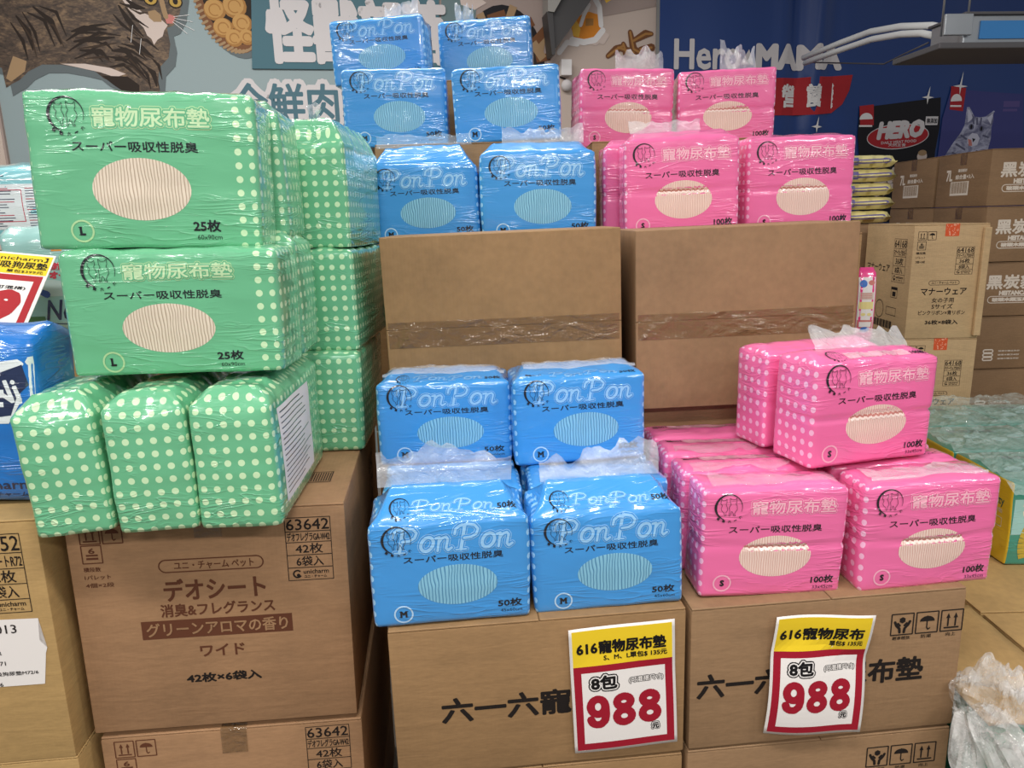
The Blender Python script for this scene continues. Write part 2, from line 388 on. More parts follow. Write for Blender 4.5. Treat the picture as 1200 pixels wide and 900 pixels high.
        if kind == 'M': ponpon(P, X(tx), h*ty, h*.225, X(tw))
        else:
            hh = h*.12; b = hh*.035
            P.text('寵物尿布墊', X(tx), h*ty, hh, X(tw), hh*.145, 0, 0); P.text('寵物尿布墊', X(tx), h*ty, hh, X(tw), hh*.105, 1, 1); P.text('寵物尿布墊', X(tx), h*ty, hh, X(tw), hh*.05, 2, 2)
        P.bake('title_print', [MT[kind+'o'], MT[kind+'c'], MT[kind+'t']], t, fr, bvh, 4e-4, cut=0)
        P = Print(); emblem(P, X(D['em'][0]), h*D['em'][1], X(D['em'][2])); P.bake('brand_emblem', MT['ink'], t, fr, bvh, 5e-4)
        P = Print(); sx, sy, sw = D['sub']; P.text('スーパー吸収性脱臭', X(sx), h*sy, h*.066, X(sw), h*.0028, 0); P.bake('caption_print', MT['ink'], t, fr, bvh, 5e-4)
        P = Print(); rx, ry, rr = D['ring']; P.arc(X(rx), h*ry, X(rr), X(rr)*.09, 1); P.text(D['let'], X(rx), h*ry, X(rr)*.72, None, X(rr)*.06, 0, raw=True)
        if kind in 'LM':
            for sx_ in ((-.36, .36) if kind == 'M' else (-.2,)):
                for sy_ in (-.36, .36): P.rect(X(rx)+X(rr)*(sx_-.16), h*ry+X(rr)*(sy_-.035), X(rx)+X(rr)*(sx_+.16), h*ry+X(rr)*(sy_+.035), 0)
        P.bake('size_mark', [MT['ink'], MT['mring'] if kind == 'M' else MT[kind+'o']], t, fr, bvh, 5e-4)
        P = Print(); c0, c1, cw = D['cnt']; P.text(D['n'], X(c0), h*c1, h*.075, X(cw), h*.006, 0); P.text(D['dim'], X(c0)+X(.008), h*(c1-.075), h*.032, X(cw)*.92, 0, 0)
        P.bake('count_print', MT['ink'], t, fr, bvh, 5e-4)
    if top:   # repeated small print on the folded top: (y centre, depth of letters, upside down)
        P = Print(); ty, th, flip, full = top; sg = -1 if flip else 1; rot = math.pi if flip else 0.
        Q = Print()
        if kind == 'M': ponpon(P, X(.04), ty, th, X(.52))
        else:
            P.text('寵物尿布墊', X(.04)*sg, ty, th, X(.5), th*.12, 0, 0, rot=rot); P.text('寵物尿布墊', X(.04)*sg, ty, th, X(.5), th*.03, 2, 1, rot=rot)
        P.bake('top_title_print', [MT[kind+'o'], MT[kind+'c'], MT[kind+'t']], t, ft, bvh, 5e-4)
        Q.text(D['n'], X(.37)*sg, ty-.004*sg, th*.62, X(.12), th*.05, 0, 0, rot=rot)
        if full: emblem(Q, X(-.3)*sg, ty, th*.85)
        else: Q.text('寵寵六一六', X(-.34)*sg, ty, th*.4, X(.12), th*.03, 0, 0, rot=rot)
        Q.bake('top_ink_print', MT['ink'], t, ft, bvh, 5e-4)
    if tail:  # clear seal fin: (u0, u1, height, lean degrees (0 up, 90 back), mat, y)
        a, b, th, le, mt, y0 = tail; bm = bmesh.new(); m, n = 26, 8; G = []
        hz = bvh.ray_cast(Vector((X((a+b)/2), y0, h+.3)), Vector((0, 0, -1)))[0].z - .004
        for i in range(m+1):
            row = []
            for j in range(n+1):
                s = j/n; uu = i/m; x = X(a+(b-a)*uu)
                hh = th*(1+.55*n3(uu*4+seed, seed*1.3, 0)+.35*n3(uu*11, seed*2.3, 2))*s
                wv = (.008*math.sin(uu*9+seed)+.012*n3(uu*7, s*2, seed*1.7)+.004*n3(uu*25, s*6, seed))*s
                L = RD(le)*min(1, s*3); yy = y0+hh*math.sin(L)+wv*math.cos(L); zz = hz+hh*math.cos(L)+abs(wv)*math.sin(L)*.8+.001
                if abs(le) > 50:
                    g = bvh.ray_cast(Vector((x, max(-d/2+.004, min(d/2-.004, yy)), h+.3)), Vector((0, 0, -1)))[0]
                    if g and s > .15: zz = max(g.z+.0015+abs(wv)*.5, hz*0+g.z+.0015)
                row.append(bm.verts.new((x+.006*s*n3(uu*5, s, seed+9), yy, zz)))
            G.append(row)
        for i in range(m):
            for j in range(n): bm.faces.new((G[i][j], G[i+1][j], G[i+1][j+1], G[i][j+1]))
        me = bpy.data.meshes.new('seal_fin'); bm.to_mesh(me); bm.free(); tag(mesh_obj('seal_fin', me, MT[mt], t, True), 'clear plastic seal fin')
    if back_label:
        P = Print(); P.rect(-w*.40, h*.12, w*.20, h*.9, 0, 0)
        for i in range(16): P.rect(-w*.37, h*(.86-.045*i)-.002, -w*.37+w*.54*rnd.uniform(.6, 1), h*(.86-.045*i), 1, 1)
        P.bake('info_label', [MT['paper'], MT['ink']], t, ((0, d/2, 0), (-1, 0, 0), (0, 0, 1), (0, 1, 0)), bvh, 5e-4, cut=.03)
    return t
# ------------------------------------------------------------------ cartons
def carton(label, w, d, h, loc, yaw=0., roll=0., mat='tan', rx=0., group=None, tape=True, seam='x', name='cardboard_carton', tw=.05, flaps=True, cat='carton', bulge=.002):
    t = thing(name, label, cat, loc, (RD(rx), RD(roll), RD(yaw)), group)
    bm = bmesh.new(); bmesh.ops.create_cube(bm, size=1)
    for v in bm.verts: v.co = Vector((v.co.x*w, v.co.y*d, (v.co.z+.5)*(h-.004)))
    bmesh.ops.bevel(bm, geom=bm.edges[:], offset=.004, segments=2, profile=.6, affect='EDGES')
    me = bpy.data.meshes.new('carton_body'); bm.to_mesh(me); bm.free(); mesh_obj('carton_body', me, BRD[mat], t, True)
    me.set_sharp_from_angle(angle=RD(50))
    if flaps:
        for s in (-1, 1):
            if seam == 'x': a, b = (-w/2+.001, min(s*.0008, s*(d/2-.001)), h-.004), (w/2-.001, max(s*.0008, s*(d/2-.001)), h)
            else: a, b = (min(s*.0008, s*(w/2-.001)), -d/2+.001, h-.004), (max(s*.0008, s*(w/2-.001)), d/2-.001, h)
            mesh_obj('flap', box_me(a, b, .0012, 1), BRD[mat], t)
    if tape:
        L = w if seam == 'x' else d; drop = .055
        bm = bmesh.new(); prof = [(-L/2-.0012, h-drop), (-L/2-.0012, h-.003), (-L/2+.002, h+.0009)]+[(-L/2+L*i/12, h+.0009) for i in range(1, 12)]+[(L/2-.002, h+.0009), (L/2+.0012, h-.003), (L/2+.0012, h-drop)]
        R = [[bm.verts.new((p[0], s*tw/2, p[1]) if seam == 'x' else (s*tw/2, p[0], p[1])) for s in (-1, 1)] for p in prof]
        for a, b in zip(R, R[1:]): bm.faces.new((a[0], b[0], b[1], a[1]))
        bm.normal_update(); me = bpy.data.meshes.new('tape'); bm.to_mesh(me); bm.free(); tag(mesh_obj('tape', me, MT['tape'], t), 'shiny parcel tape strip')
    return t
def front(w, d, off=0): return ((0, -d/2-off, 0), (1, 0, 0), (0, 0, 1), (0, -1, 0))
def icons(P, x, y, s, kinds, m=0, cap=False):
    r = s*.028
    for i, k in enumerate(kinds):
        cx = x+i*s*1.14; P.box(cx-s/2, y-s/2, cx+s/2, y+s/2, r, m)
        q = lambda a, b: (cx+a*s, y+b*s)
        if k == 'up':
            for o in (-.17, .17):
                P.stroke([q(o, -.25), q(o, .2)], r*1.3, m); P.poly([q(o-.1, .12), q(o+.1, .12), q(o, .36)], m)
            P.stroke([q(-.32, -.34), q(.32, -.34)], r*1.3, m)
        if k == 'umb':
            P.ell(cx, y+.05*s, s*.34, s*.26, m, 0, 14, 0, 0, 180+12); P.stroke([q(0, .3), q(0, -.25), q(.06, -.34), (cx+.14*s, y-.28*s)], r, m)
        if k == 'hand':
            P.poly([q(-.13, .12), q(0, .05), q(.13, .12), q(.13, .28), q(0, .35), q(-.13, .28)], m)
            for g in (-1, 1):
                P.stroke([q(g*.34, .12), q(g*.26, -.05), q(g*.12, -.2), q(g*.1, -.38)], r*2.2, m); P.stroke([q(g*.2, .05), q(g*.1, -.06)], r*1.6, m)
        if k == 'stack':
            P.text('6', cx, y+.2*s, s*.3, s*.3, r, m); P.rect(cx-.3*s, y-.1*s, cx+.3*s, y, m); P.rect(cx-.3*s, y-.3*s, cx+.3*s, y-.18*s, m)
    if cap:
        for i, c in enumerate(('輕拿輕放', '防潮', '向上')[:len(kinds)]):
            P.text(c, x+i*s*1.14, y-s*.66, s*.17, s*(.8 if len(c) > 2 else .45), r*.2, m)
# ------------------------------------------------------------------ setting
FL = -.08
def ray(px, py): return f0+RT*((px-600)/F)+UP*((450-py)/F)
YA = RD(10); W0 = Vector((0, 4.3, 0)); WU = Vector((math.cos(YA), math.sin(YA), 0)); WN = Vector((math.sin(YA), -math.cos(YA), 0)); WZ = Vector((0, 0, 1))
def wl(px, py):
    """point of the back wall plane seen in the photograph at (px, py), in metres along the wall and up"""
    d = ray(px, py); t = (W0-EYE).dot(WN)/d.dot(WN); p = EYE+d*t; return (p.dot(WU), p.z)
def wls(*pp): return [wl(*p) for p in pp]
wall_mat = flat('painted_wall', (176, 174, 170), .7, .2)
o = mesh_obj('wall_back', box_me((-6, 0, FL), (7.5, .1, 3.9)), wall_mat); o.location = W0; o.rotation_euler = (0, 0, YA); tag(o, kind='structure')
fl = mesh_obj('floor', box_me((-6, -4, FL-.05), (8, 7, FL)), flat('floor_tile', (120, 112, 102), .3, .4, 0, .3)); tag(fl, kind='structure')
def wall_frame(off): return (WN*off + Vector((0, 0, 0)) + W0 - WU*W0.dot(WU), WU, WZ, WN)
# left mural sheet
mur_grey = flat('mural_grey_green', (150, 166, 168), .5, .3); teal = flat('mural_teal', (70, 110, 122), .5, .3)
PR = {k: flat('ink_'+k, c, .6, .2) for k, c in dict(fur=(92, 74, 58), furdark=(48, 38, 32), furlight=(168, 138, 104), cream=(214, 196, 186), shade=(104, 112, 114), eye=(196, 160, 80), white=(236, 232, 230), pale=(214, 208, 208), basket=(126, 84, 56), biscuit=(198, 152, 92), biscuit2=(170, 122, 68), darkplate=(52, 44, 40), orange=(226, 142, 50), amber=(240, 190, 80), bark=(120, 78, 50), navy=(36, 66, 124), red=(176, 44, 50), black=(34, 32, 36), violet=(70, 72, 130), silver=(168, 168, 190), silverd=(98, 98, 122), silverl=(208, 206, 222), steel=(150, 150, 152), greyteal=(112, 132, 134), pink=(206, 128, 120), beige=(204, 186, 174), beiged=(168, 150, 142), purple=(96, 84, 140), lemon=(232, 218, 150), inkteal=(84, 118, 130)).items()}
furm = NT('tabby_fur_print'); tcx = furm.n('ShaderNodeTexCoord'); a = furm.noise(tcx.outputs['Object'], (1, 1, 2.2), 6, 6, 1.6, .7); b_ = furm.noise(tcx.outputs['Object'], (6, 1, 14), 9, 4, .5)
rp = furm.n('ShaderNodeValToRGB'); e = rp.color_ramp.elements; e[0].position = .36; e[0].color = lin((44, 34, 28)); e[1].position = .68; e[1].color = lin((150, 122, 92)); e2 = rp.color_ramp.elements.new(.5); e2.color = lin((86, 68, 54))
furm.l(furm.math('ADD', furm.math('MULTIPLY', a, .7), furm.math('MULTIPLY', b_, .3)), rp.inputs[0]); furm.l(rp.outputs[0], furm.b.inputs['Base Color']); furm.b.inputs['Roughness'].default_value = .6
silm = NT('silver_fur_print'); tcx = silm.n('ShaderNodeTexCoord'); a = silm.noise(tcx.outputs['Object'], (1, 1, 1.6), 9, 6, 1.4, .7)
rp = silm.n('ShaderNodeValToRGB'); e = rp.color_ramp.elements; e[0].position = .4; e[0].color = lin((104, 104, 134)); e[1].position = .6; e[1].color = lin((186, 186, 208))
silm.l(a, rp.inputs[0]); silm.l(rp.outputs[0], silm.b.inputs['Base Color']); silm.b.inputs['Roughness'].default_value = .6
def sheet(name, pts, mat, th=.004, parent=None, off=.0):
    """a thin printed board on the wall, its outline in wall metres"""
    bm = bmesh.new(); fr = wall_frame(off); O, U, V, N = fr
    A = [bm.verts.new(O+U*p[0]+V*p[1]) for p in pts]; B = [bm.verts.new(O+U*p[0]+V*p[1]+N*th) for p in pts]
    bm.faces.new(A); bm.faces.new(B[::-1])
    for i in range(len(pts)): j = (i+1) % len(pts); bm.faces.new((A[i], A[j], B[j], B[i]))
    bmesh.ops.recalc_face_normals(bm, faces=bm.faces[:])
    me = bpy.data.meshes.new(name); bm.to_mesh(me); bm.free(); return mesh_obj(name, me, mat, parent)
def up(pts, px0, px1): pass
m1 = thing('wall_mural', 'grey-green wall mural with a tabby cat and big pale lettering, left of the packs', 'mural')
a0 = wl(6, 150)[0]; a1 = wl(517, 60)[0]
sheet('printed_sheet', [(a0, .2), (a1, .2), (a1, 3.7), (a0, 3.7)], mur_grey, .004, m1)
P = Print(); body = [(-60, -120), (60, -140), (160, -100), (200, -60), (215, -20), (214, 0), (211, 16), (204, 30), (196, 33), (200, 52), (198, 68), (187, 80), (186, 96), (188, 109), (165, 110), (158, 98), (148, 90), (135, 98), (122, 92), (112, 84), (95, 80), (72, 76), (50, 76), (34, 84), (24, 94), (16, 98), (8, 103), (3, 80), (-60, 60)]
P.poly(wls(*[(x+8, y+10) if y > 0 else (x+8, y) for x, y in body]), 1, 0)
P.poly(wls(*body), 0, 1)
P.poly(wls((144, 0), (152, 12), (158, 18), (163, 27), (169, 33), (173, 42), (178, 46), (181, 53), (185, 47), (191, 43), (193, 36), (197, 30), (190, 24), (184, 24), (178, 20), (166, 14), (156, 4), (150, -8)), 2, 2)
P.poly(wls((72, 75), (100, 75), (130, 80), (148, 87), (136, 91), (118, 85), (95, 80)), 2, 2)
P.poly(wls((16, 66), (32, 72), (30, 84), (14, 96), (8, 92), (12, 78)), 3, 2)
P.poly(wls((120, 89), (150, 90), (164, 100), (164, 108), (146, 108), (134, 100)), 4, 3)
for st in ([(85, 40), (100, 34), (125, 34)], [(88, 52), (110, 44), (135, 46)], [(95, 62), (118, 58), (128, 68)], [(140, 10), (150, 24), (168, 40)], [(132, 60), (148, 62), (165, 76)], [(136, 72), (152, 70), (172, 90)], [(150, 46), (166, 54), (180, 66)], [(40, 10), (60, 22), (72, 50)], [(20, 20), (34, 40), (40, 62)], [(172, 76), (180, 84), (184, 100)], [(148, 0), (160, 6), (170, 8)], [(160, -12), (172, -8), (186, -14)]):
    q_ = wls(*st)
    for jx, jy, kk in ((0, 0, 1), (.03, .018, .55), (-.03, -.02, .6), (.012, -.03, .4)): P.stroke([(a_+jx, b_2+jy+.012*math.sin(a_*30+jx*90)) for a_, b_2 in q_], [.004*kk, .014*kk, .003*kk], 4 if kk > .5 else 8, 3)
P.poly(wls((174, 14), (182, 12), (189, 18), (190, 26), (181, 26), (175, 21)), 3, 3); P.poly(wls((193, 20), (199, 17), (206, 20), (203, 28), (196, 28)), 7, 4)
for x, y in ((177, 0), (206, 3)): c = wl(x, y); P.ell(c[0], c[1], .034, .03, 4, 4); P.ell(c[0], c[1], .028, .023, 5, 5); P.ell(c[0], c[1]+.004, .012, .016, 4, 6)
P.stroke(wls((190, 2), (193, 14), (195, 20)), .012, 3, 4)
for st in ([(204, 20), (222, 18)], [(204, 24), (228, 36)], [(203, 26), (220, 40)], [(205, 22), (226, 26)]): P.stroke(wls(*st), .0012, 6, 5)
for st in ([(166, 46), (164, 64)], [(156, 30), (154, 50)]): P.stroke(wls(*st), .001, 6, 5)
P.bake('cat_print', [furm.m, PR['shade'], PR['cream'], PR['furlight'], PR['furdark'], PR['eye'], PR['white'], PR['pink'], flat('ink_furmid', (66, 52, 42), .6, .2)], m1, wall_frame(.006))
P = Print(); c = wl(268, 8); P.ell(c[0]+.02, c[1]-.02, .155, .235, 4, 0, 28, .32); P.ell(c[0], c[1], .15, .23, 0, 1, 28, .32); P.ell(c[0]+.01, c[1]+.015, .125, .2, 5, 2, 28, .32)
for x, y, r in ((252, 12, .055), (275, 8, .06), (262, 33, .05), (284, 28, .05), (275, 45, .045), (290, 44, .04), (256, -18, .055), (280, -16, .06), (268, -44, .05)):
    c = wl(x, y); P.ell(c[0], c[1], r, r*.95, 2, 3, 14); P.ell(c[0]-.004, c[1]+.006, r*.85, r*.8, 1, 4, 14); P.arc(c[0], c[1], r*.5, .003, 2, 5, 0, 300, 12)
for i in range(26):
    an = RD(140+i*7); c = wl(268, 8); f = (.142, .22); p = (math.cos(an)*f[0], math.sin(an)*f[1]); cr, sr = math.cos(.32), math.sin(.32)
    x, y = c[0]+p[0]*cr-p[1]*sr, c[1]+p[0]*sr+p[1]*cr; P.stroke([(x-.012, y-.006), (x+.012, y+.006)], .006, 3, 3)
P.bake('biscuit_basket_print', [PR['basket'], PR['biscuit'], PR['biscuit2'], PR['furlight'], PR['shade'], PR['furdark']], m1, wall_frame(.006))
q = wls((294, -60), (513, -60), (515, 83), (296, 81)); sq = sheet('title_panel', q, teal, .006, m1, .008)
P = Print(); P.text('怪獸部落', wl(420, 36)[0]-.0, wl(420, 38)[1], .30, wl(520, 36)[0]-wl(313, 36)[0], .014, 0, raw=True)
P.bake('title_lettering', PR['pale'], m1, wall_frame(.016))
P = Print(); x0_, x1_ = wl(272, 120)[0], wl(440, 120)[0]
for r, m, ly in ((.03, 1, 0), (.011, 0, 1)): P.text('全鮮肉製', (x0_+x1_)/2, wl(350, 122)[1], .2, x1_-x0_, r, m, ly)
P.bake('slogan_lettering', [PR['inkteal'], PR['pale']], m1, wall_frame(.006))
# second mural: plate of treats
m2 = thing('plate_mural', 'beige wall mural with a dark round plate behind the topmost blue packs', 'mural')
a2 = wl(640, 60)[0]
sheet('printed_sheet', [(a1+.004, .2), (a2, .2), (a2, 3.7), (a1+.004, 3.7)], PR['beiged'], .004, m2)
P = Print(); P.poly(wls((517, -80), (575, -80), (562, -10), (558, 10), (556, 30), (517, 32)), 0, 0)
P.poly(wls((538, -6), (552, -10), (570, 4), (556, 12), (540, 6)), 5, 1)
c = wl(590, 82); P.ell(c[0], c[1], .235, .33, 1, 1); P.ell(c[0], c[1], .21, .3, 2, 2)
for x, y, r, an in ((582, 20, .05, .3), (598, 17, .045, 1.2), (633, 42, .05, .8), (630, 60, .05, 2.2), (636, 68, .04, .2), (566, 26, .045, 2.), (615, 30, .05, .5), (634, 52, .04, 1.4)):
    c = wl(x, y); cr, sr = math.cos(an)*r, math.sin(an)*r; P.poly([(c[0]-cr-sr*.45, c[1]-sr+cr*.45), (c[0]-cr+sr*.45, c[1]-sr-cr*.45), (c[0]+cr+sr*.5, c[1]+sr-cr*.5), (c[0]+cr-sr*.45, c[1]+sr+cr*.45)], 3 if an < 1 else 4, 3)
P.bake('plate_print', [PR['greyteal'], PR['black'], PR['darkplate'], PR['bark'], PR['furlight'], PR['cream']], m2, wall_frame(.006))
# third mural: beige with bowl and bark sticks
m3 = thing('bowl_mural', 'pale beige wall mural with orange cubes in a white bowl above the pink packs', 'mural')
a3 = wl(768, 60)[0]
sheet('printed_sheet', [(a2+.004, .2), (a3, .2), (a3, 3.7), (a2+.004, 3.7)], PR['beige'], .004, m3)
P = Print(); P.poly(wls((640, 80), (690, -10), (704, -12), (702, 25), (712, 42), (698, 54), (672, 46), (655, 60), (646, 74)), 1, 0)
P.poly(wls((668, 28), (676, 20), (690, 14), (702, 18), (704, 34), (696, 44), (684, 46), (672, 44)), 2, 1); P.poly(wls((670, 30), (675, 24), (680, 34), (678, 44), (671, 42)), 3, 2); P.poly(wls((686, 22), (695, 22), (695, 30), (686, 31)), 5, 2)
P.stroke(wls((670, 47), (684, 50), (697, 47), (706, 36)), .016, 0, 2); P.stroke(wls((700, 46), (706, 50), (711, 42)), .012, 1, 2); P.stroke(wls((691, -10), (702, 8), (704, 30)), .014, 0, 2)
P.stroke(wls((690, 6), (684, 18), (680, 30)), .01, 0, 3); P.stroke(wls((655, 62), (664, 50), (676, 52)), .014, 0, 3)
P.poly(wls((703, -30), (768, -34), (768, 8), (704, 20)), 6, 1)
P.poly(wls((706, -4), (710, 4), (716, 0), (714, -10)), 3, 2)
for st in ([(712, 66), (722, 58), (730, 54)], [(724, 56), (742, 62)], [(738, 38), (742, 58), (750, 62)], [(742, 48), (756, 40), (763, 40)], [(750, 58), (763, 56)], [(730, 52), (734, 64), (744, 66)]): P.stroke(wls(*st), [.014, .022, .012][:len(st)], 4, 2); P.stroke(wls(*st), .006, 5, 3)
P.bake('bowl_print', [PR['white'], PR['cream'], PR['orange'], PR['amber'], PR['bark'], PR['biscuit2'], PR['beiged']], m3, wall_frame(.006))
# steel bracket + socket
br = thing('steel_bracket', 'dark steel wedge bracket jutting from the wall above the blue packs', 'bracket')
darksteel = flat('dark_steel', (74, 72, 72), .5, .5, .3); greysteel = flat('grey_steel', (158, 154, 148), .45, .5, .2)
sheet('bracket_plate', wls((640, 24), (655, -2), (690, -60), (730, -62), (691, 0), (668, 32), (642, 67)), darksteel, .10, br, .02)
sheet('bracket_rim', wls((634, -60), (688, -60), (656, -2), (642, 23), (635, 22)), greysteel, .13, br, .02)
sheet('bracket_edge', wls((634, 22), (641, 23), (644, 70), (640, 71)), darksteel, .12, br, .021)
so = thing('wall_socket', 'small white socket box with a round knob on the wall beside the blue packs', 'socket')
q = wls((655, 72), (667, 72), (667, 90), (655, 90)); sheet('socket_box', q, PR['white'], .05, so, .006)
c = wl(663, 101); P = Print(); P.stroke(wls((656, 91), (662, 93), (661, 98)), .004, 0, 0); P.bake('cable', PR['black'], so, wall_frame(.01))
kb = mesh_obj('knob', lathe_me([(.03, 0), (.032, .02), (.022, .035), (.001, .04)], 18), PR['pale'], so, True); kb.matrix_local = Matrix.Translation(W0-WU*W0.dot(WU)+WU*c[0]+WZ*c[1]+WN*.006) @ WN.to_track_quat('Z', 'Y').to_matrix().to_4x4()
# grey panel at far left edge
lp = thing('wall_panel', 'narrow beige wall panel at the far left edge beside the mural', 'panel')
sheet('panel_board', [(a0-1.2, .2), (a0-.004, .2), (a0-.004, 3.7), (a0-1.2, 3.7)], PR['beiged'], .02, lp)
# banner (folded cloth)
ban = thing('hanging_banner', 'navy blue hanging banner with white lettering and printed food bags on the right', 'banner')
bm = bmesh.new(); b0 = a3+.006; b1 = 6.2; O, U, V, N = wall_frame(.02); nx, nz = 150, 40; G = []
for i in range(nx+1):
    row = []; s = b0+(b1-b0)*i/nx
    for j in range(nz+1):
        z = .3+3.3*j/nz; tz = max(0, min(1, (z-1.7)/1.4))
        xc = wl(942, 70)[0]; pinch = math.exp(-((s-xc)/.16)**2); f = .05*tz*pinch*math.sin((s-xc)*26)+.012*math.sin(s*9+z*.8)*tz+.02*n3(s*1.8, z*1.1, 3)*tz + .012*math.exp(-((s-xc+.03-.05*(2.6-z))/.03)**2)*tz
        row.append(bm.verts.new(O+U*s+V*z+N*(.03+f)))
    G.append(row)
for i in range(nx):
    for j in range(nz): bm.faces.new((G[i][j], G[i+1][j], G[i+1][j+1], G[i][j+1]))
bm.normal_update(); bbvh = BVHTree.FromBMesh(bm); me = bpy.data.meshes.new('banner_cloth'); bm.to_mesh(me); bm.free()
navy = flat('navy_cloth', (26, 60, 124), .36, .5); mesh_obj('banner_cloth', me, navy, ban, True)
FB = wall_frame(.02)
P = Print(); x0_ = wl(787, 66)[0]; x1_ = wl(862, 66)[0]; P.text('Hero', (x0_+x1_)/2, wl(820, 66)[1], .155, x1_-x0_, .0125, 0); x2 = wl(862, 66)[0]; x3 = wl(980, 70)[0]; P.poly([(x2+.0, wl(868, 78)[1]), (x2+.09, wl(868, 78)[1]), (x2+.055, wl(868, 60)[1])], 0)
P.text('MAMA', (x2+.1+x3)/2, wl(930, 69)[1], .12, x3-x2-.12, .012, 0)
P.bake('banner_name', PR['pale'], ban, FB, bbvh, .004, cut=.06)
P = Print(); P.poly(wls((880, 94), (960, 92), (992, 90), (988, 108), (980, 124), (968, 134), (950, 136), (880, 137)), 0); [P.text(c_, wl(px_, 112)[0], wl(944, 114)[1], .125, .125 if c_ != '!' else .02, .0035 if c_ != '!' else .009, 1, 1, raw=True) for c_, px_ in (('營', 922), ('養', 947), ('!', 969))]
P.bake('slogan_tab', [PR['red'], PR['white']], ban, FB, bbvh, .004, cut=.08)
P = Print(); P.poly(wls((1000, 128), (1094, 116), (1093, 150), (1088, 178), (1082, 260), (1000, 260), (1001, 200), (998, 160)), 0)
P.poly(wls((1000, 126), (1017, 124), (1017, 148), (1001, 150)), 1, 1); c = wl(1008, 141); P.ell(c[0], c[1], .045, .035, 2, 2, 14, 0, 0, 200); P.rect(c[0]-.045, c[1]-.045, c[0]+.045, c[1]-.035, 2, 2)
c = wl(1045, 161); P.ell(c[0], c[1], .212, .075, 3, 1, 36, .06); P.ell(c[0], c[1], .207, .07, 1, 2, 36, .06)
P.text('HERO', c[0]+.02, c[1]+.04, .09, .3, .009, 3, 3, shear=.2, rot=.05, raw=True); P.text('DAILY MEAT FOOD', c[0]+.01, c[1]-.032, .015, .24, .001, 3, 3, rot=.05); P.text('天然主食', c[0], c[1]-.05, .018, .12, .001, 3, 3)
P.rect(wl(1077, 140)[0], wl(1077, 148)[1], wl(1091, 140)[0], wl(1077, 138)[1], 3, 1); P.text('無添加', wl(1084, 143)[0], wl(1084, 143)[1], .03, .07, .002, 0, 2)
P.text('肉鬆', wl(1030, 185)[0], wl(1030, 185)[1], .022, .08, .001, 3, 1); P.stroke(wls((1021, 188), (1032, 188), (1036, 196)), .002, 3, 1)
rr = random.Random(4)
for i in range(60):
    x = 1020+rr.random()*34; y = 212-max(0, (x-1018))*.55+rr.random()*20; c = wl(x, y); P.ell(c[0], c[1], .02+.012*rr.random(), .018, 4 if rr.random() < .6 else 5, 2+(i % 3), 8)
c = wl(1073, 184); P.ell(c[0], c[1], .035, .03, 4, 1, 12); P.ell(c[0], c[1]+.02, .03, .018, 5, 2, 12)
P.poly(wls((1004, 192), (1016, 194), (1013, 216), (1002, 216)), 6, 1)
P.bake('food_bag_print', [PR['black'], PR['red'], PR['white'], PR['pale'], PR['cream'], PR['furlight'], PR['silverl']], ban, FB, bbvh, .005, cut=.1)
P = Print(); P.poly(wls((1106, 106), (1190, 112), (1190, 260), (1086, 260), (1089, 200), (1096, 140)), 0); P.poly(wls((1106, 103), (1124, 105), (1120, 132), (1104, 130)), 1, 1)
c = wl(1112, 120); P.ell(c[0], c[1], .04, .04, 4, 2, 14, 0, 0, 200); P.rect(c[0]-.04, c[1]-.035, c[0]+.04, c[1]-.025, 4, 2)
P.poly(wls((1096, 192), (1100, 182), (1109, 168), (1118, 156), (1122, 148), (1125, 127), (1128, 127), (1134, 138), (1140, 139), (1147, 138), (1157, 131), (1159, 133), (1154, 150), (1153, 164), (1149, 178), (1150, 192)), 2, 1)
P.poly(wls((1126, 130), (1128, 130), (1132, 140), (1126, 145)), 5, 2); P.poly(wls((1149, 140), (1156, 134), (1153, 147)), 5, 2); P.poly(wls((1126, 162), (1131, 157), (1137, 158), (1140, 163), (1137, 171), (1130, 173), (1125, 169)), 5, 2)
for x, y in ((1130, 150), (1142, 152)): c = wl(x, y); P.ell(c[0], c[1], .02, .018, 3, 3, 12); P.ell(c[0], c[1], .008, .014, 6, 4, 10)
P.poly(wls((1126, 164), (1130, 165), (1131, 172), (1127, 172)), 7, 3); P.poly(wls((1131, 163), (1135, 164), (1132, 168)), 6, 3)
for st in ([(1132, 140), (1133, 146)], [(1137, 140), (1137, 147)], [(1142, 140), (1141, 147)], [(1118, 160), (1124, 164)], [(1112, 170), (1122, 176)], [(1144, 160), (1150, 162)], [(1108, 180), (1120, 186)], [(1136, 178), (1144, 182)]): P.stroke(wls(*st), .006, 3, 2)
P.rect(wl(1168, 124)[0], wl(1168, 127)[1], wl(1186, 124)[0], wl(1168, 120)[1], 8, 1); P.rect(wl(1168, 124)[0], wl(1168, 132)[1], wl(1184, 124)[0], wl(1168, 129)[1], 8, 1)
for x, y, L in ((1079, 116, 9), (1117, 103, 12), (950, 150, 8)):
    c = wl(x, y); k = .0045*L
    P.poly([(c[0]+.06*k*4, c[1]+k*1.6), (c[0]+.008, c[1]+.006), (c[0]+k, c[1]), (c[0]+.006, c[1]-.008), (c[0], c[1]-k), (c[0]-.006, c[1]-.006), (c[0]-k, c[1]), (c[0]-.006, c[1]+.008)], 4, 3)
P.bake('cat_bag_print', [PR['violet'], PR['red'], silm.m, PR['silverd'], PR['white'], PR['silverl'], PR['black'], PR['pink'], PR['purple']], ban, FB, bbvh, .006, cut=.1)
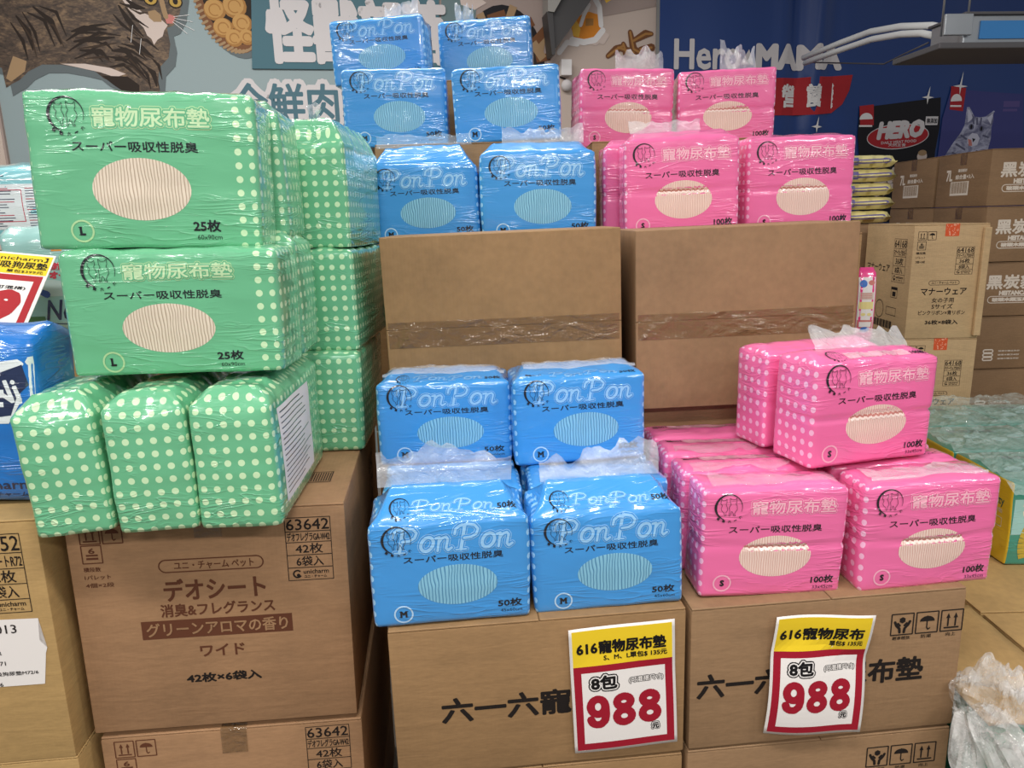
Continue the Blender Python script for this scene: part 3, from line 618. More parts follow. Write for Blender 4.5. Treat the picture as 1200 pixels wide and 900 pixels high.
# light tray with pipes
tr = thing('hanging_metal_tray', 'galvanised metal tray hung on thin rods in front of the blue banner', 'tray', (1.67, 2.95, 2.125), (0, 0, RD(4)))
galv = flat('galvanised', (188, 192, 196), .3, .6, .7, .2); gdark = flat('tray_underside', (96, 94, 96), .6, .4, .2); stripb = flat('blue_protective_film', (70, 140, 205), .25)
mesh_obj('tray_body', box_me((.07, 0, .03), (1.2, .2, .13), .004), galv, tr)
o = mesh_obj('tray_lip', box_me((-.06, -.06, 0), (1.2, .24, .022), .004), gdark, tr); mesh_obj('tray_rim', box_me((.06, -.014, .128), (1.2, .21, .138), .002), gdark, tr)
mesh_obj('blue_strip', box_me((.13, -.006, .045), (1.2, -.001, .108)), stripb, tr); mesh_obj('end_bracket', box_me((-.02, -.02, .055), (.09, -.006, .13), .003), galv, tr)
for x in (-.005, .095): mesh_obj('hanging_rod', tube_me([(x, .02, .06), (x, .02, 1.1)], .004, 8), galv, tr, True)
pipe = flat('white_pipe', (226, 226, 224), .45, .4)
def pxd(px, py, d): return EYE+ray(px, py)*d
for nm, lb, pts in (('white_pipe', 'upper white insulated pipe running from the banner to the metal tray', [(941, 68, 3.95), (985, 50, 3.7), (1020, 37, 3.45), (1055, 31, 3.2), (1092, 30, 3.0), (1108, 33, 2.96)]), ('white_pipe', 'lower white insulated pipe running from the banner to the metal tray', [(943, 74, 3.92), (985, 58.5, 3.66), (1022, 46, 3.40), (1056, 40, 3.16), (1080, 39, 3.03), (1094, 42, 2.97), (1108, 44, 2.94)])):
    o = mesh_obj(nm, tube_me([pxd(*p) for p in pts], .014, 12), pipe, None, True); tag(o, lb, 'pipe', 'insulated pipes')
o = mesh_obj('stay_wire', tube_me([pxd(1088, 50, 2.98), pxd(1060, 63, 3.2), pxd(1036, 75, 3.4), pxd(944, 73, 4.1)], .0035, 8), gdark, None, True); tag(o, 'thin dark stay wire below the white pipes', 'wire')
# ------------------------------------------------------------------ carton piles: front row
SUP = FL
def stackdown(label, w, d, h, x, y, z, yaw, mat, group, upto=None, **kw):
    """cartons below a shown carton down to the floor"""
    i = 0
    while z > SUP+.02:
        hh = min(h, z-SUP); carton(label[min(i, len(label)-1)], w, d, hh-.001, (x, y, z-hh), yaw, -.3 if i == 0 else 0, mat, group=group, **kw); z -= hh+.004; i += 1
def place(xf, yf, yaw, d):   # centre from the middle of the front edge
    return xf-math.sin(RD(yaw))*d/2, yf+math.cos(RD(yaw))*d/2
# B1, B2
x, y = place(.041, 1.19, 5, .44)
B1 = carton('brown carton under the front blue packs with a price sign taped on it', .548, .44, .306, (x, y, .533), 5, -.5, 'tan', group='front sale cartons', seam='y', tape=False)
P = Print(); P.text('六一六寵物', -.035, .135, .05, .30, .0042, 0); P.bake('lettering', MT['blackink'], B1, front(.56, .44))
stackdown(['lower brown carton below the carton that carries the blue packs', 'bottom carton beneath the front blue packs'], .548, .44, .303, x, y, .529, 5, 'tan', 'front sale cartons', seam='y', tape=False)
x2, y2 = place(.592, 1.235, 5, .44)
B2 = carton('brown carton under the front pink packs with a price sign and handling marks', .54, .44, .299, (x2, y2, .542), 5, -.5, 'dun', group='front sale cartons', seam='y', tape=False)
P = Print(); P.text('六一六寵物尿布墊', -.03, .135, .05, .45, .0042, 0); icons(P, .145, .232, .044, ('hand', 'umb', 'up'), 0, True); P.bake('lettering', MT['blackink'], B2, front(.54, .44))
B2b = carton('lower brown carton with handling marks below the pink packs', .54, .44, .298, (x2, y2, .238), 5, -.3, 'dun', group='front sale cartons', seam='y', tape=False)
P = Print(); icons(P, .12, .245, .044, ('hand', 'umb', 'up'), 0, True); P.bake('lettering', MT['blackink'], B2b, front(.54, .44))
stackdown(['bottom carton beneath the pink packs'], .54, .44, .305, x2, y2, .234, 5, 'dun', 'front sale cartons', seam='y', tape=False)
# price signs
def sign(label, host, w, h, cx, cz, off, title, sub, curl, tilt):
    t = thing('price_sign', label, 'price sign', (0, 0, 0), (0, 0, 0), 'yellow and red price signs')
    t.matrix_world = host.matrix_basis @ Matrix.Translation((cx, -host['fy']-off, cz)) @ Matrix.Rotation(RD(tilt), 4, 'Y')
    bm = bmesh.new(); G = [[None]*17 for _ in range(13)]
    for i in range(13):
        for j in range(17):
            u, v = i/12, j/16; b = curl*(math.sin(v*math.pi*1.3+.4)*.008+.012*(1-v)**2*(u)+.004*math.sin(u*5)); G[i][j] = bm.verts.new(((u-.5)*w, -abs(b)-.001, (v-.5)*h))
    for i in range(12):
        for j in range(16): bm.faces.new((G[i][j], G[i+1][j], G[i+1][j+1], G[i][j+1]))
    bm.normal_update(); bv = BVHTree.FromBMesh(bm); me = bpy.data.meshes.new('sign_sheet'); bm.to_mesh(me); bm.free(); s = mesh_obj('sign_sheet', me, MT['paper'], t, True)
    md = s.modifiers.new('thick', 'SOLIDIFY'); md.thickness = .0006; md.offset = -1
    fr = ((0, 0, 0), (1, 0, 0), (0, 0, 1), (0, -1, 0)); k = w/.2
    P = Print(); e = .0055*k; y1 = h*.195; P.rect(-w/2+e, y1, w/2-e, h/2-e, 0)
    P.rect(-w/2+e, -h/2+e, w/2-e, y1, 1); P.rect(-w/2+e+.0145*k, -h/2+e+.0145*k, w/2-e-.0145*k, y1-.0135*k, 2, 1); P.bake('sign_colour_blocks', [MT['yellow'], MT['crimson'], MT['paper']], t, fr, bv, 3e-4, cut=.012)
    P = Print(); P.text(title[0], -w*.43, h*.335, .020*k, title[1]*w, .0011*k, 0, 0, align='l', raw=True); P.text(title[2], w*.41, h*.338, .026*k, title[3]*w, .0011*k, 0, 0, align='r', raw=True)
    P.text(sub, w*.42, h*.252, .0125*k, w*(.6 if len(sub) > 9 else .33), .0004*k, 0, align='r', raw=True)
    P.bake('product_lettering', MT['signblack'], t, fr, bv, 9e-4)
    P = Print(); q = dict(raw=True)
    for bb, mm, ll in ((.0062, 0, 0), (.0038, 1, 1), (.0014, 0, 2)): P.text('8包', -w*.19, h*.062, .027*k, w*.24, bb*k, mm, ll, **q)
    P.text('(可混搭尺寸)', w*.215, h*.052, .0125*k, w*.33, .0013*k, 0, 0, **q); P.text('(可混搭尺寸)', w*.215, h*.052, .0125*k, w*.33, .0003*k, 1, 1, **q)
    for bb, mm, ll in ((.0034, 0, 0), (.0021, 1, 1), (.0008, 0, 2)): P.text('元', w*.29, -h*.335, .0115*k, None, bb*k, mm, ll, **q)
    P.bake('bundle_lettering', [MT['signblack'], MT['paper']], t, fr, bv, 9e-4)
    P = Print()
    H_ = h*.27; el = lambda cx, cy, rx, ry, a0=0, a1=360: [(cx+rx*math.cos(RD(a0+(a1-a0)*i/20)), cy+ry*math.sin(RD(a0+(a1-a0)*i/20))) for i in range(21)]
    for i, c in enumerate('988'):
        ox, oz = w*(-.26+.25*i), -h*.17
        L_ = [el(0, .235, .185, .155), el(0, -.195, .205, .185)] if c == '8' else [el(0, .165, .195, .225), [(.2, .16), (.205, -.1), (.17, -.27), (.06, -.375), (-.08, -.37), (-.17, -.3), (-.2, -.2)]]
        for st in L_: P.stroke([(ox+p[0]*H_, oz+p[1]*H_) for p in st], H_*.11, 0)
    P.bake('price_digits', MT['crimson'], t, fr, bv, 9e-4)
    return t
B1['fy'] = .22; B2['fy'] = .22
sign('yellow and crimson 988 price sign on the carton under the blue packs', B1, .198, .262, .155, .157, .004, ('616', .19, '寵物尿布墊', .63), 'S、M、L單包$ 135元', .35, -2)
sign('yellow and crimson 988 price sign curling off the carton under the pink packs', B2, .190, .250, -.025, .150, .006, ('616', .22, '寵物尿布', .6), '單包$ 135元', 1.3, 3)
del B1['fy'], B2['fy']
# G1, G0
def unibox(P, x, y, w, rows, hs, m=0):
    """stacked framed caption cells, top left at x, y"""
    for tx, hh in zip(rows, hs):
        P.box(x, y-hh, x+w, y, .0007, m)
        if isinstance(tx, tuple):
            P.arc(x+w*.2, y-hh*.5, hh*.28, hh*.06, m, 0, 40, 330, 14); P.ell(x+w*.22, y-hh*.6, hh*.13, hh*.13, m, 0, 10); P.text(tx[0], x+w*.62, y-hh*.34, hh*.34, w*.56, .0005, m); P.text(tx[1], x+w*.6, y-hh*.74, hh*.22, w*.5, .0004, m)
        else: P.text(tx, x+w/2, y-hh/2, hh*(.78 if hh > .017 else .66), w*(.94 if len(tx) > 4 else .6), .0007, m)
        y -= hh
gx, gy = place(-.582, 1.262, 5.8, .72)
G1 = carton('reddish brown carton with brown Japanese lettering under the green dotted packs', .505, .72, .455, (gx, gy, .585), 5.8, 1.0, 'rust', group='left cartons', seam='y')
fr = front(.505, .72); P = Print()
P.text('ユニ・チャーム ペット', .005, .345, .016, .145, .0007, 0); P.pill(-.095, .333, .095, .358, .0012, 0)
P.text('デオシート', .002, .296, .044, .185, .0028, 0); P.text('消臭&フレグランス', .004, .254, .026, .21, .0016, 0)
P.rect(-.14, .196, .14, .234, 0); P.text('グリーンアロマの香り', 0, .215, .028, .262, .0013, 1, 2); P.text('ワイド', .004, .165, .024, .082, .0018, 0)
icons(P, -.21, .415, .035, ('up', 'umb'), 0); icons(P, -.21, .377, .035, ('stack',), 0)
for i, s_ in enumerate(('積段数', '1パレット', '4個×2段')): P.text(s_, -.228, .347-.016*i, .009, (.03, .046, .05)[i], .0004, 0, align='l')
P.bake('brown_lettering', [MT['brownink'], BRD['rust']], G1, fr)
P = Print(); P.text('42枚×6袋入', .002, .107, .019, .140, .0009, 0, raw=True); unibox(P, .140, .430, .084, ['63642', 'デオフレグラGA-W42', '42枚', '6袋入', ('unicharm', 'ユニ・チャーム')], (.028, .022, .026, .026, .026)); P.bake('black_lettering', MT['blackink'], G1, fr)
P = Print(); unibox(P, .12, .38, .10, ['63642', 'デオフレグラGA-W42', '42枚'], (.05, .04, .05)); P.bake('side_lettering', MT['blackink'], G1, ((.2525, 0, 0), (0, 1, 0), (0, 0, 1), (1, 0, 0)))
P = Print(); P.box(.165, -.24, .21, -.18, .001); [P.rect(.17+.005*i, -.235, .172+.005*i, -.185) for i in range(8)]; P.bake('top_mark', MT['blackink'], G1, ((0, 0, .455), (1, 0, 0), (0, 1, 0), (0, 0, 1)), None, 9e-4)
G1b = carton('lower reddish brown carton of the stack under the green dotted packs', .505, .72, .444, (gx, gy, .130), 5.8, 1.0, 'rust', group='left cartons', seam='y')
P = Print(); icons(P, -.21, .415, .036, ('up', 'umb'), 0); icons(P, -.21, .375, .036, ('stack',), 0); P.bake('brown_lettering', MT['brownink'], G1b, fr)
P = Print(); unibox(P, .140, .433, .086, ['63642', 'デオフレグラGA-W42', '42枚', '6袋入'], (.028, .022, .026, .026)); P.bake('black_lettering', MT['blackink'], G1b, fr)
carton('bottom reddish brown carton on the floor at the left', .505, .72, .202, (gx, gy, FL), 5.8, 0, 'rust', group='left cartons', seam='y')
g0x, g0y = place(-1.10, 1.175, 5.6, .6)
G0 = carton('golden brown carton with a torn white label at the far left', .50, .6, .487, (g0x, g0y, .571), 5.6, .5, 'gold', group='far left cartons', seam='y')
fr = front(.50, .6); P = Print(); unibox(P, .133, .462, .085, ['62652', 'デオシートR72', '72枚', '6袋入', ('unicharm', 'ユニ・チャーム')], (.036, .030, .030, .030, .026)); P.bake('black_lettering', MT['blackink'], G0, fr)
lab = Print(); lab.poly([(.05, .162), (.218, .162), (.229, .225), (.233, .236), (.222, .252), (.226, .296), (.05, .3)], 0, 0)
for i, (s_, hh, ww) in enumerate((('62013', .017, .062), ('872片', .008, .03), ('2246包', .008, .032), ('8-7071', .008, .034), ('超吸狗尿墊M72/6', .008, .085), ('72/6', .008, .022))): lab.text(s_, (.155, .135, .137, .14, .168, .135)[i], .278-.0215*i-(.004 if i else 0), hh, ww, .0004, 1, 2)
lab.bake('paper_label', [MT['paper'], MT['blackink']], G0, fr, None, 8e-4)
carton('lower golden brown carton under the torn label carton', .50, .6, .486, (g0x, g0y, .084), 5.6, .3, 'gold', group='far left cartons', seam='y'); carton('bottom golden brown carton at the far left', .50, .6, .162, (g0x, g0y, FL), 5.6, 0, 'gold', group='far left cartons', seam='y')
# C1, C2 (flap side forward)
def laid(label, w, tall, dep, xf, yf, zb, yaw, roll, mat):
    cx, cy = xf-math.sin(RD(yaw))*dep, yf+math.cos(RD(yaw))*dep
    # local z (h) -> toward camera; local y (d) -> up
    t = carton(label, w, tall, dep, (0, 0, 0), 0, 0, mat, group='display cartons standing on edge', tape=False, tw=.09)
    t.matrix_world = Matrix.Translation((cx, cy, zb)) @ Matrix.Rotation(RD(yaw), 4, 'Z') @ Matrix.Rotation(RD(roll), 4, 'Y') @ Matrix.Translation((0, 0, tall/2)) @ Matrix.Rotation(RD(90), 4, 'X')
    bm = bmesh.new(); n = 60
    R = [[bm.verts.new((-w/2+.006+(w-.012)*i/n, s*.03-.012, dep+.0014+(.0012*n3(i*.9, s*2, w*9) if 0 < i < n else 0))) for s in (-1, -.2, .5, 1)] for i in range(n+1)]
    for a, b in zip(R, R[1:]):
        for k in range(3): bm.faces.new((a[k], b[k], b[k+1], a[k+1]))
    me = bpy.data.meshes.new('tape'); bm.to_mesh(me); bm.free(); mesh_obj('tape', me, MT['tape'], t, True)
    return t
laid('large brown display carton standing on edge behind the blue packs, tape across its middle', .545, .422, .27, -.011, 1.661, 1.10, .9, -1.0, 'tan')
laid('large brown display carton standing on edge behind the pink packs, tape across its middle', .521, .422, .27, .556, 1.69, 1.10, 1.5, -1.0, 'dun')
for i, (xx, lb) in enumerate(((-.005, 'brown carton carrying the left display carton'), (.562, 'brown carton edge showing beneath the right display carton'))):
    z = 1.10
    for j in range(4):
        hh = .305 if j < 3 else z-FL
        if j == 3: hh = z-FL
        carton(lb if j == 0 else ('second', 'third', 'fourth', 'fifth')[j-1]+' one below the '+lb, .55, .245, hh-.001, (xx, 1.665+.135+(.045 if i else 0), z-hh), 1, 0, 'tan' if i == 0 else 'rust', group='supporting cartons', tape=False, flaps=j == 0); z -= hh
        if z <= FL+.01: break
# raised rows behind
def pile(x, y, w, d, top, hs, lb, mat='tan', grp='supporting cartons'):
    z = top
    for j, hh in enumerate(hs):
        hh = min(hh, z-FL); carton(lb if j == 0 else ('second', 'third', 'fourth', 'fifth')[j-1]+' one below the '+lb, w, d, hh-.001, (x, y, z-hh), 0, 0, mat, group=grp, tape=False, flaps=j == 0); z -= hh
        if z <= FL+.01: break
pile(-.035, 2.06, .60, .16, 1.492, (.3, .6, .8), 'plain brown carton under the middle blue packs'); pile(.63, 2.09, .66, .18, 1.492, (.3, .6, .8), 'plain brown carton under the middle pink packs')
pile(-.10, 2.29, .54, .29, 1.765, (.27, .8, .9), 'brown carton seen in the gap between the blue packs'); pile(.58, 2.42, .66, .42, 1.765, (.27, .8, .9), 'brown carton under the upper pink packs')
pile(-.20, 2.62, .56, .34, 1.985, (.25, .9, .9), 'brown carton under the topmost blue packs')
# ------------------------------------------------------------------ green packs
GF = 'green dotted packs standing end-on at the front left'
def endpack(label, xf, yf, z, yaw, h, d, seed, grp, w=.375, **kw):
    """a pack seen end-on: (xf, yf) = middle of its near end at the base"""
    a = RD(yaw); return pack('L', label, w, h, d, (xf-math.sin(a)*w/2, yf+math.cos(a)*w/2, z), yaw-90, 0, seed, prints=False, group=grp, dots_front=.3, **kw)
endpack('leftmost green dotted pack standing end-on at the front, leaning left', -.758, 1.165, 1.04, 5, .215, .130, 1, GF, ridge=.03, lean=3, flat_top=True)
endpack('middle of the three green dotted packs standing end-on at the front', -.616, 1.17, 1.04, 5, .222, .134, 2, GF, ridge=.022, lean=1, flat_top=True)
endpack('right one of the three end-on green packs, info label on its side', -.477, 1.18, 1.04, 3, .222, .138, 3, GF, ridge=.022, flat_top=True, back_label=True)
pack('L', 'green pack facing forward in the lower row on top of the dotted green packs', .366, .216, .148, (-.592, 1.335, 1.297), 3.2, .6, 4, .003, 'green packs facing forward')
pack('L', 'green pack facing forward, topmost at the far left', .372, .258, .15, (-.628, 1.365, 1.516), 7, 1.6, 5, .012, 'green packs facing forward')
pack('L', 'green pack half hidden behind the lower forward-facing green pack', .375, .225, .14, (-.605, 1.497, 1.297), 2, 0, 6, .03, 'green packs facing forward', prints=False)
pack('L', 'darker green pack half hidden behind the topmost forward-facing green pack', .375, .235, .14, (-.625, 1.537, 1.53), 2, 0, 7, .03, 'green packs facing forward', prints=False)
GC_ = 'green dotted packs stacked end-on beside the blue packs'
endpack('bottom green dotted pack of the end-on column beside the blue packs', -.418, 1.60, 1.04, 2, .225, .148, 8, GC_, ridge=.006)
endpack('middle green dotted pack of the end-on column beside the blue packs', -.422, 1.63, 1.270, -1, .222, .15, 9, GC_, ridge=.006)
endpack('topmost green dotted pack of the end-on column, its gabled end sealed with clear film', -.428, 1.655, 1.497, -1, .232, .15, 10, GC_, ridge=.05, flat_top=True, tail=(.2, .47, .03, 10, 'tailclear', 0))
# ------------------------------------------------------------------ blue packs
BF = 'blue packs in the front rows'
def mp(label, xf, yf, z, yaw, roll, w, h, seed, grp, d=.14, kind='M', **kw):
    a = RD(yaw); return pack(kind, label, w, h, d, (xf-math.sin(a)*d/2, yf+math.cos(a)*d/2, z), yaw, roll, seed, group=grp, **kw)
mp('front left blue pack with a tall crumpled clear fin', -.117, 1.188, .841, 5.8, -.2, .284, .197, 21, BF, ridge=.045, tail=(-.44, .42, .062, 4, 'tailclear', .0), top=(-.045, .020, False, True))
mp('front right blue pack with a crumpled clear fin leaning left', .171, 1.224, .841, 4.1, -1.6, .278, .190, 22, BF, ridge=.042, tail=(-.40, .42, .055, 18, 'tailclear', .01), top=(-.045, .020, False, True))
mp('blue pack in the raised second row, left, its white fin folded flat', -.147, 1.511, 1.035, 2.7, -.2, .288, .178, 23, BF, ridge=.022, tail=(-.46, .46, .05, 72, 'tailclear', -.03), top=(-.05, .016, False, True))
mp('blue pack in the raised second row, right, its white fin folded flat', .146, 1.495, 1.035, 5.2, -1.0, .284, .188, 24, BF, ridge=.02, tail=(-.4, .46, .05, 76, 'tailclear', -.03), top=(-.055, .012, False, False))
HB = 'blue packs hidden behind the front ones'
for i, (xx, yy) in enumerate(((-.125, 1.352), (.17, 1.375), (-.14, 1.508), (.155, 1.525))):
    mp(('blue pack squeezed between the front left pack and the raised left pack', 'blue pack squeezed between the front right pack and the raised right pack', 'blue pack underneath the raised left pack', 'blue pack underneath the raised right pack')[i], xx, yy-.004, .841, 3, 0, .28, .19, 30+i, HB, d=.135, ridge=.003, prints=False, res=.7, tail=(-.42, .42, .04, 80, 'tailblue', -.03) if i == 1 else None)
BT = 'blue packs stacked at the top'
mp('blue pack in the lowest top row, left, behind the dotted green column', -.226, 2.03, 1.494, -2, -1.2, .302, .203, 41, BT, d=.112, ridge=.055, tail=(-.42, .45, .035, 30, 'tailblue', 0))
mp('blue pack in the lowest top row, right, with a clear peak of film', .082, 1.99, 1.494, .4, 0, .306, .226, 42, BT, d=.12, ridge=.03, tail=(-.3, .42, .05, 10, 'tailclear', 0))
mp('blue pack in the middle top row, left', -.318, 2.235, 1.766, 1.3, -.3, .300, .215, 43, BT, ridge=.008)
mp('blue pack in the middle top row, right, with wrinkled shiny film', .008, 2.165, 1.766, -3, -1.6, .302, .200, 44, BT, ridge=.008)
mp('topmost blue pack at the left', -.392, 2.470, 1.986, -5, -2.2, .302, .190, 45, BT, ridge=.014, tail=(.05, .42, .05, 6, 'tailclear', 0))
mp('topmost blue pack at the right', -.055, 2.60, 1.986, -3, -2.2, .308, .212, 46, BT, ridge=.014, tail=(-.32, -.12, .05, 0, 'tailclear', 0))
# ------------------------------------------------------------------ pink packs
PF = 'pink packs in the front rows'
pk = dict(kind='S', d=.099)
mp('front left pink pack on the right carton', .480, 1.256, .841, 3.7, 1.2, .276, .212, 51, PF, ridge=.006, tail=(-.42, .45, .04, 82, 'tailthin', -.03), top=None, **pk)
mp('front right pink pack overhanging the carton corner', .785, 1.271, .841, 5.5, -.5, .268, .212, 52, PF, ridge=.006, tail=(-.42, .45, .05, 80, 'tailclear', -.03), **pk)
for i, (xx, yy, lb) in enumerate(((.472, 1.368, 'pink pack directly behind the front left pink pack'), (.462, 1.479, 'third pink pack back in the row behind the front left one'), (.452, 1.588, 'rearmost pink pack in the row against the display carton'))):
    mp(lb, xx, yy, .841, 2.5, 0, .276, .209+.003*i, 53+i, PF, ridge=.006, prints=False, res=.8, top=(.018, .026, True, False), tail=(-.42, .45, .034, -82, 'tailthin', -.008) if i < 2 else None, **pk)
for i, (xx, yy, lb) in enumerate(((.775, 1.384, 'pink pack directly behind the front right pink pack, under the upper one'), (.768, 1.494, 'third pink pack back in the right-hand row'), (.76, 1.603, 'rearmost pink pack in the right-hand row'))):
    mp(lb, xx, yy, .841, 3, 0, .276, .209, 57+i, PF, ridge=.006, prints=False, res=.8, top=(.012, .026, True, True), **pk)
mp('upper front pink pack with a wide clear fin, turned slightly', .706, 1.365, 1.062, 16, .9, .286, .207, 61, PF, kind='S', d=.118, ridge=.014, top=(-.036, .02, False, True), tail=(-.36, .42, .045, 40, 'tailclear', 0))
mp('pink dotted pack tucked behind the upper front pink pack', .664, 1.505, 1.062, 16, 0, .285, .205, 62, PF, kind='S', d=.11, ridge=.012, prints=False, res=.8)
PTp = 'pink packs stacked at the top'
mp('pink pack in the lower top row, left, beside the blue packs', .463, 1.968, 1.494, .6, -1.3, .302, .250, 71, PTp, kind='S', d=.105, ridge=.022, tail=(-.42, .2, .03, 20, 'tailclear', 0))
mp('pink pack in the lower top row, right', .800, 2.03, 1.494, 5.5, -1.1, .300, .252, 72, PTp, kind='S', d=.11, ridge=.01)
mp('pink dotted pack behind the lower left pink pack of the top rows', .418, 2.078, 1.494, .6, -.5, .30, .245, 73, PTp, kind='S', d=.10, ridge=.02, prints=False, res=.8)
mp('pink pack in the upper top row, left, with a clear flap on top', .390, 2.46, 1.766, 4.2, 1.0, .304, .242, 74, PTp, kind='S', d=.2, ridge=.012, tail=(-.1, .42, .06, 12, 'tailclear', -.05))
mp('pink pack in the upper top row, right, with a pointed clear flap', .706, 2.44, 1.766, -5.5, -.5, .304, .228, 75, PTp, kind='S', d=.2, ridge=.012, tail=(-.05, .32, .07, 8, 'tailclear', -.05))
# ------------------------------------------------------------------ far right cartons
def sidefr(w, s=-1): return ((s*w/2, 0, 0), (0, -s*-1*-1, 0), (0, 0, 1), (s, 0, 0))
LF = lambda w: ((-w/2, 0, 0), (0, -1, 0), (0, 0, 1), (-1, 0, 0))
# nappy cartons
mx, my = 1.505+.135, 2.71+.20
z = 1.493
for i in range(4):
    h = .4 if i < 3 else z-FL
    lb = ('pale carton with black Japanese lettering and an orange sticker, topmost of its stack', 'second pale carton of the stack with the orange sticker', 'third pale carton of the stack with the orange sticker', 'bottom pale carton of the stack with the orange sticker')[i]
    h = .425 if i < 3 else h
    t = carton(lb, .27, .40, h-.001, (mx, my, z-h), -3, 0, 'pale', group='pale nappy cartons', seam='y', tape=False)
    if i < 2:
        fr = front(.27, .40); P = Print()
        icons(P, -.104, h-.042, .030, ('up', 'umb'), 0); icons(P, -.104, h-.078, .030, ('stack',), 0)
        for k, s_ in enumerate(('積段数', '1パレット', '3個×3段')): P.text(s_, -.122, h-.105-.016*k, .009, .035, .0004, 0, align='l')
        unibox(P, .025, h-.085, .062, ['64168', 'マナーウェア女の子', '36枚', '8袋入', ('unicharm', 'ユニ・チャーム')], (.022, .018, .022, .020, .018))
        P.text('ユニ・チャーム ペット', -.01, h-.215, .010, .09, .0004, 0); P.pill(-.065, h-.223, .045, h-.207, .0008, 0)
        P.text('マナーウェア', -.008, h-.247, .026, .165, .0016, 0); P.text('女の子用', -.008, h-.280, .018, .08, .0008, 0); P.text('Sサイズ', -.008, h-.303, .018, .076, .0008, 0); P.text('ピンクリボン×青リボン', -.008, h-.327, .017, .17, .0007, 0); P.text('36枚×8袋入', -.005, h-.363, .017, .12, .0007, 0, raw=True)
        P.bake('black_lettering', MT['blackink'], t, fr)
        P = Print(); unibox(P, .055, h-.055, .10, ['64168', 'マナーウェア女の子', '36枚', '8袋入', ('unicharm', 'ユニ・チャーム')], (.036, .03, .036, .032, .03)); P.text('マナーウェア', -.07, h-.17, .028, .2, .0014, 0)
        P.box(.06, h-.28, .11, h-.24, .001); P.rect(.06, h-.25, .11, h-.24); P.rect(.072, h-.275, .098, h-.257); P.box(.03, h-.35, .11, h-.32, .001); P.arc(-.03, h-.335, .035, .0015, 0)
        for k in range(22): P.rect(-.11+.009*k, h-.405, -.106+.009*k+.002*(k % 3), h-.375)
        P.bake('side_lettering', MT['blackink'], t, LF(.27))
        P = Print()
        P.rect(-.024, h-.045, .026, h+.0, 0)
        rr.seed(3)
        for k in range(34): ax, az = -.022+.043*rr.random(), h-.043+.04*rr.random(); P.rect(ax, az, ax+.004*rr.random()+.001, az+.005*rr.random()+.001, 1, 1)
        P.bake('orange_sticker', [flat('orange_tape', (222, 92, 52), .35), flat('orange_tape_light', (240, 170, 140), .35)], t, fr)
    z -= h
    if z <= FL+.01: break
mesh_obj('lid_edge', box_me((.110, -.215, .01), (.135, -.2, .41), .003), BRD['pale'], [o for o in bpy.data.objects if o.get('label', '').startswith('pale carton')][0])
# cat litter cartons: rows going down, two deep
def litter(P, k):
    P.text('黑炭貓', -.07, .155, .062, .22, .0055, 0); P.text('HEITANCAT', -.05, .105, .018, .14, .002, 0); P.pill(-.17, .060, .06, .09, .0016, 0); P.text('破碳木類玉米砂', -.055, .075, .016, .19, .0016, 0)
z = 1.80
rows = ('topmost', 'second down', 'third down', 'fourth down', 'fifth down', 'sixth down', 'seventh down', 'bottom')
for r in range(8):
    h = min(.247, z-FL)
    for c in range(2):
        lb = f"brown cat litter carton with white lettering, {rows[r]} of the {'front' if c == 0 else 'rear'} column"
        t = carton(lb, .46, .40, h-.003, (2.13+.23, 3.31+.20+c*.425, z-h), [0, 1.2, -.8, .8, -1, .6, 0, 0][r]+c*.8, 0, 'dun', group='cat litter cartons', seam='x', tape=True)
        if r < 6 and c == 0:
            P = Print()
            if r < 3: litter(P, r)
            else:
                for k in range(3): P.pill(-.17, .04+.018*k, -.125, .054+.018*k, .003, 0); P.text('破碳木類玉米砂', -.05, .047+.018*k, .007, .10, .0006, 0)
            P.bake('white_lettering', MT['whiteink'], t, front(.46, .40))
        if r < 2:
            P = Print(); P.text('7L', -.10, .145, .048, .046, .0048, 0); P.text('環保設計', -.0, .165, .014, .07, .0014, 0); P.text('綜合量×3入', .02, .136, .02, .14, .0019, 0); P.rect(-.085, .052, .055, .115, 0)
            for k in range(18): P.rect(-.08+.007*k, .062, -.077+.007*k+.001*(k % 3), .112, 1, 1)
            P.bake('white_lettering', [MT['whiteink'], BRD['dun']], t, LF(.46))
    z -= h
    if z <= FL+.01: break
# second column to the right so the pile goes on
for r in range(7):
    zz = 1.80-.247*(r+1); carton(f'brown cat litter carton beyond the frame edge, {rows[r]} of its column', .46, .40, .243, (2.85, 3.51, zz), 0, 0, 'dun', group='cat litter cartons at the far edge', seam='x', tape=False, flaps=False)
    if zz < .1: break
carton('bottom cat litter carton beyond the frame edge', .46, .40, .07+.08-.004, (2.885, 3.51, FL), 0, 0, 'dun', group='cat litter cartons at the far edge', tape=False, flaps=False) if False else None
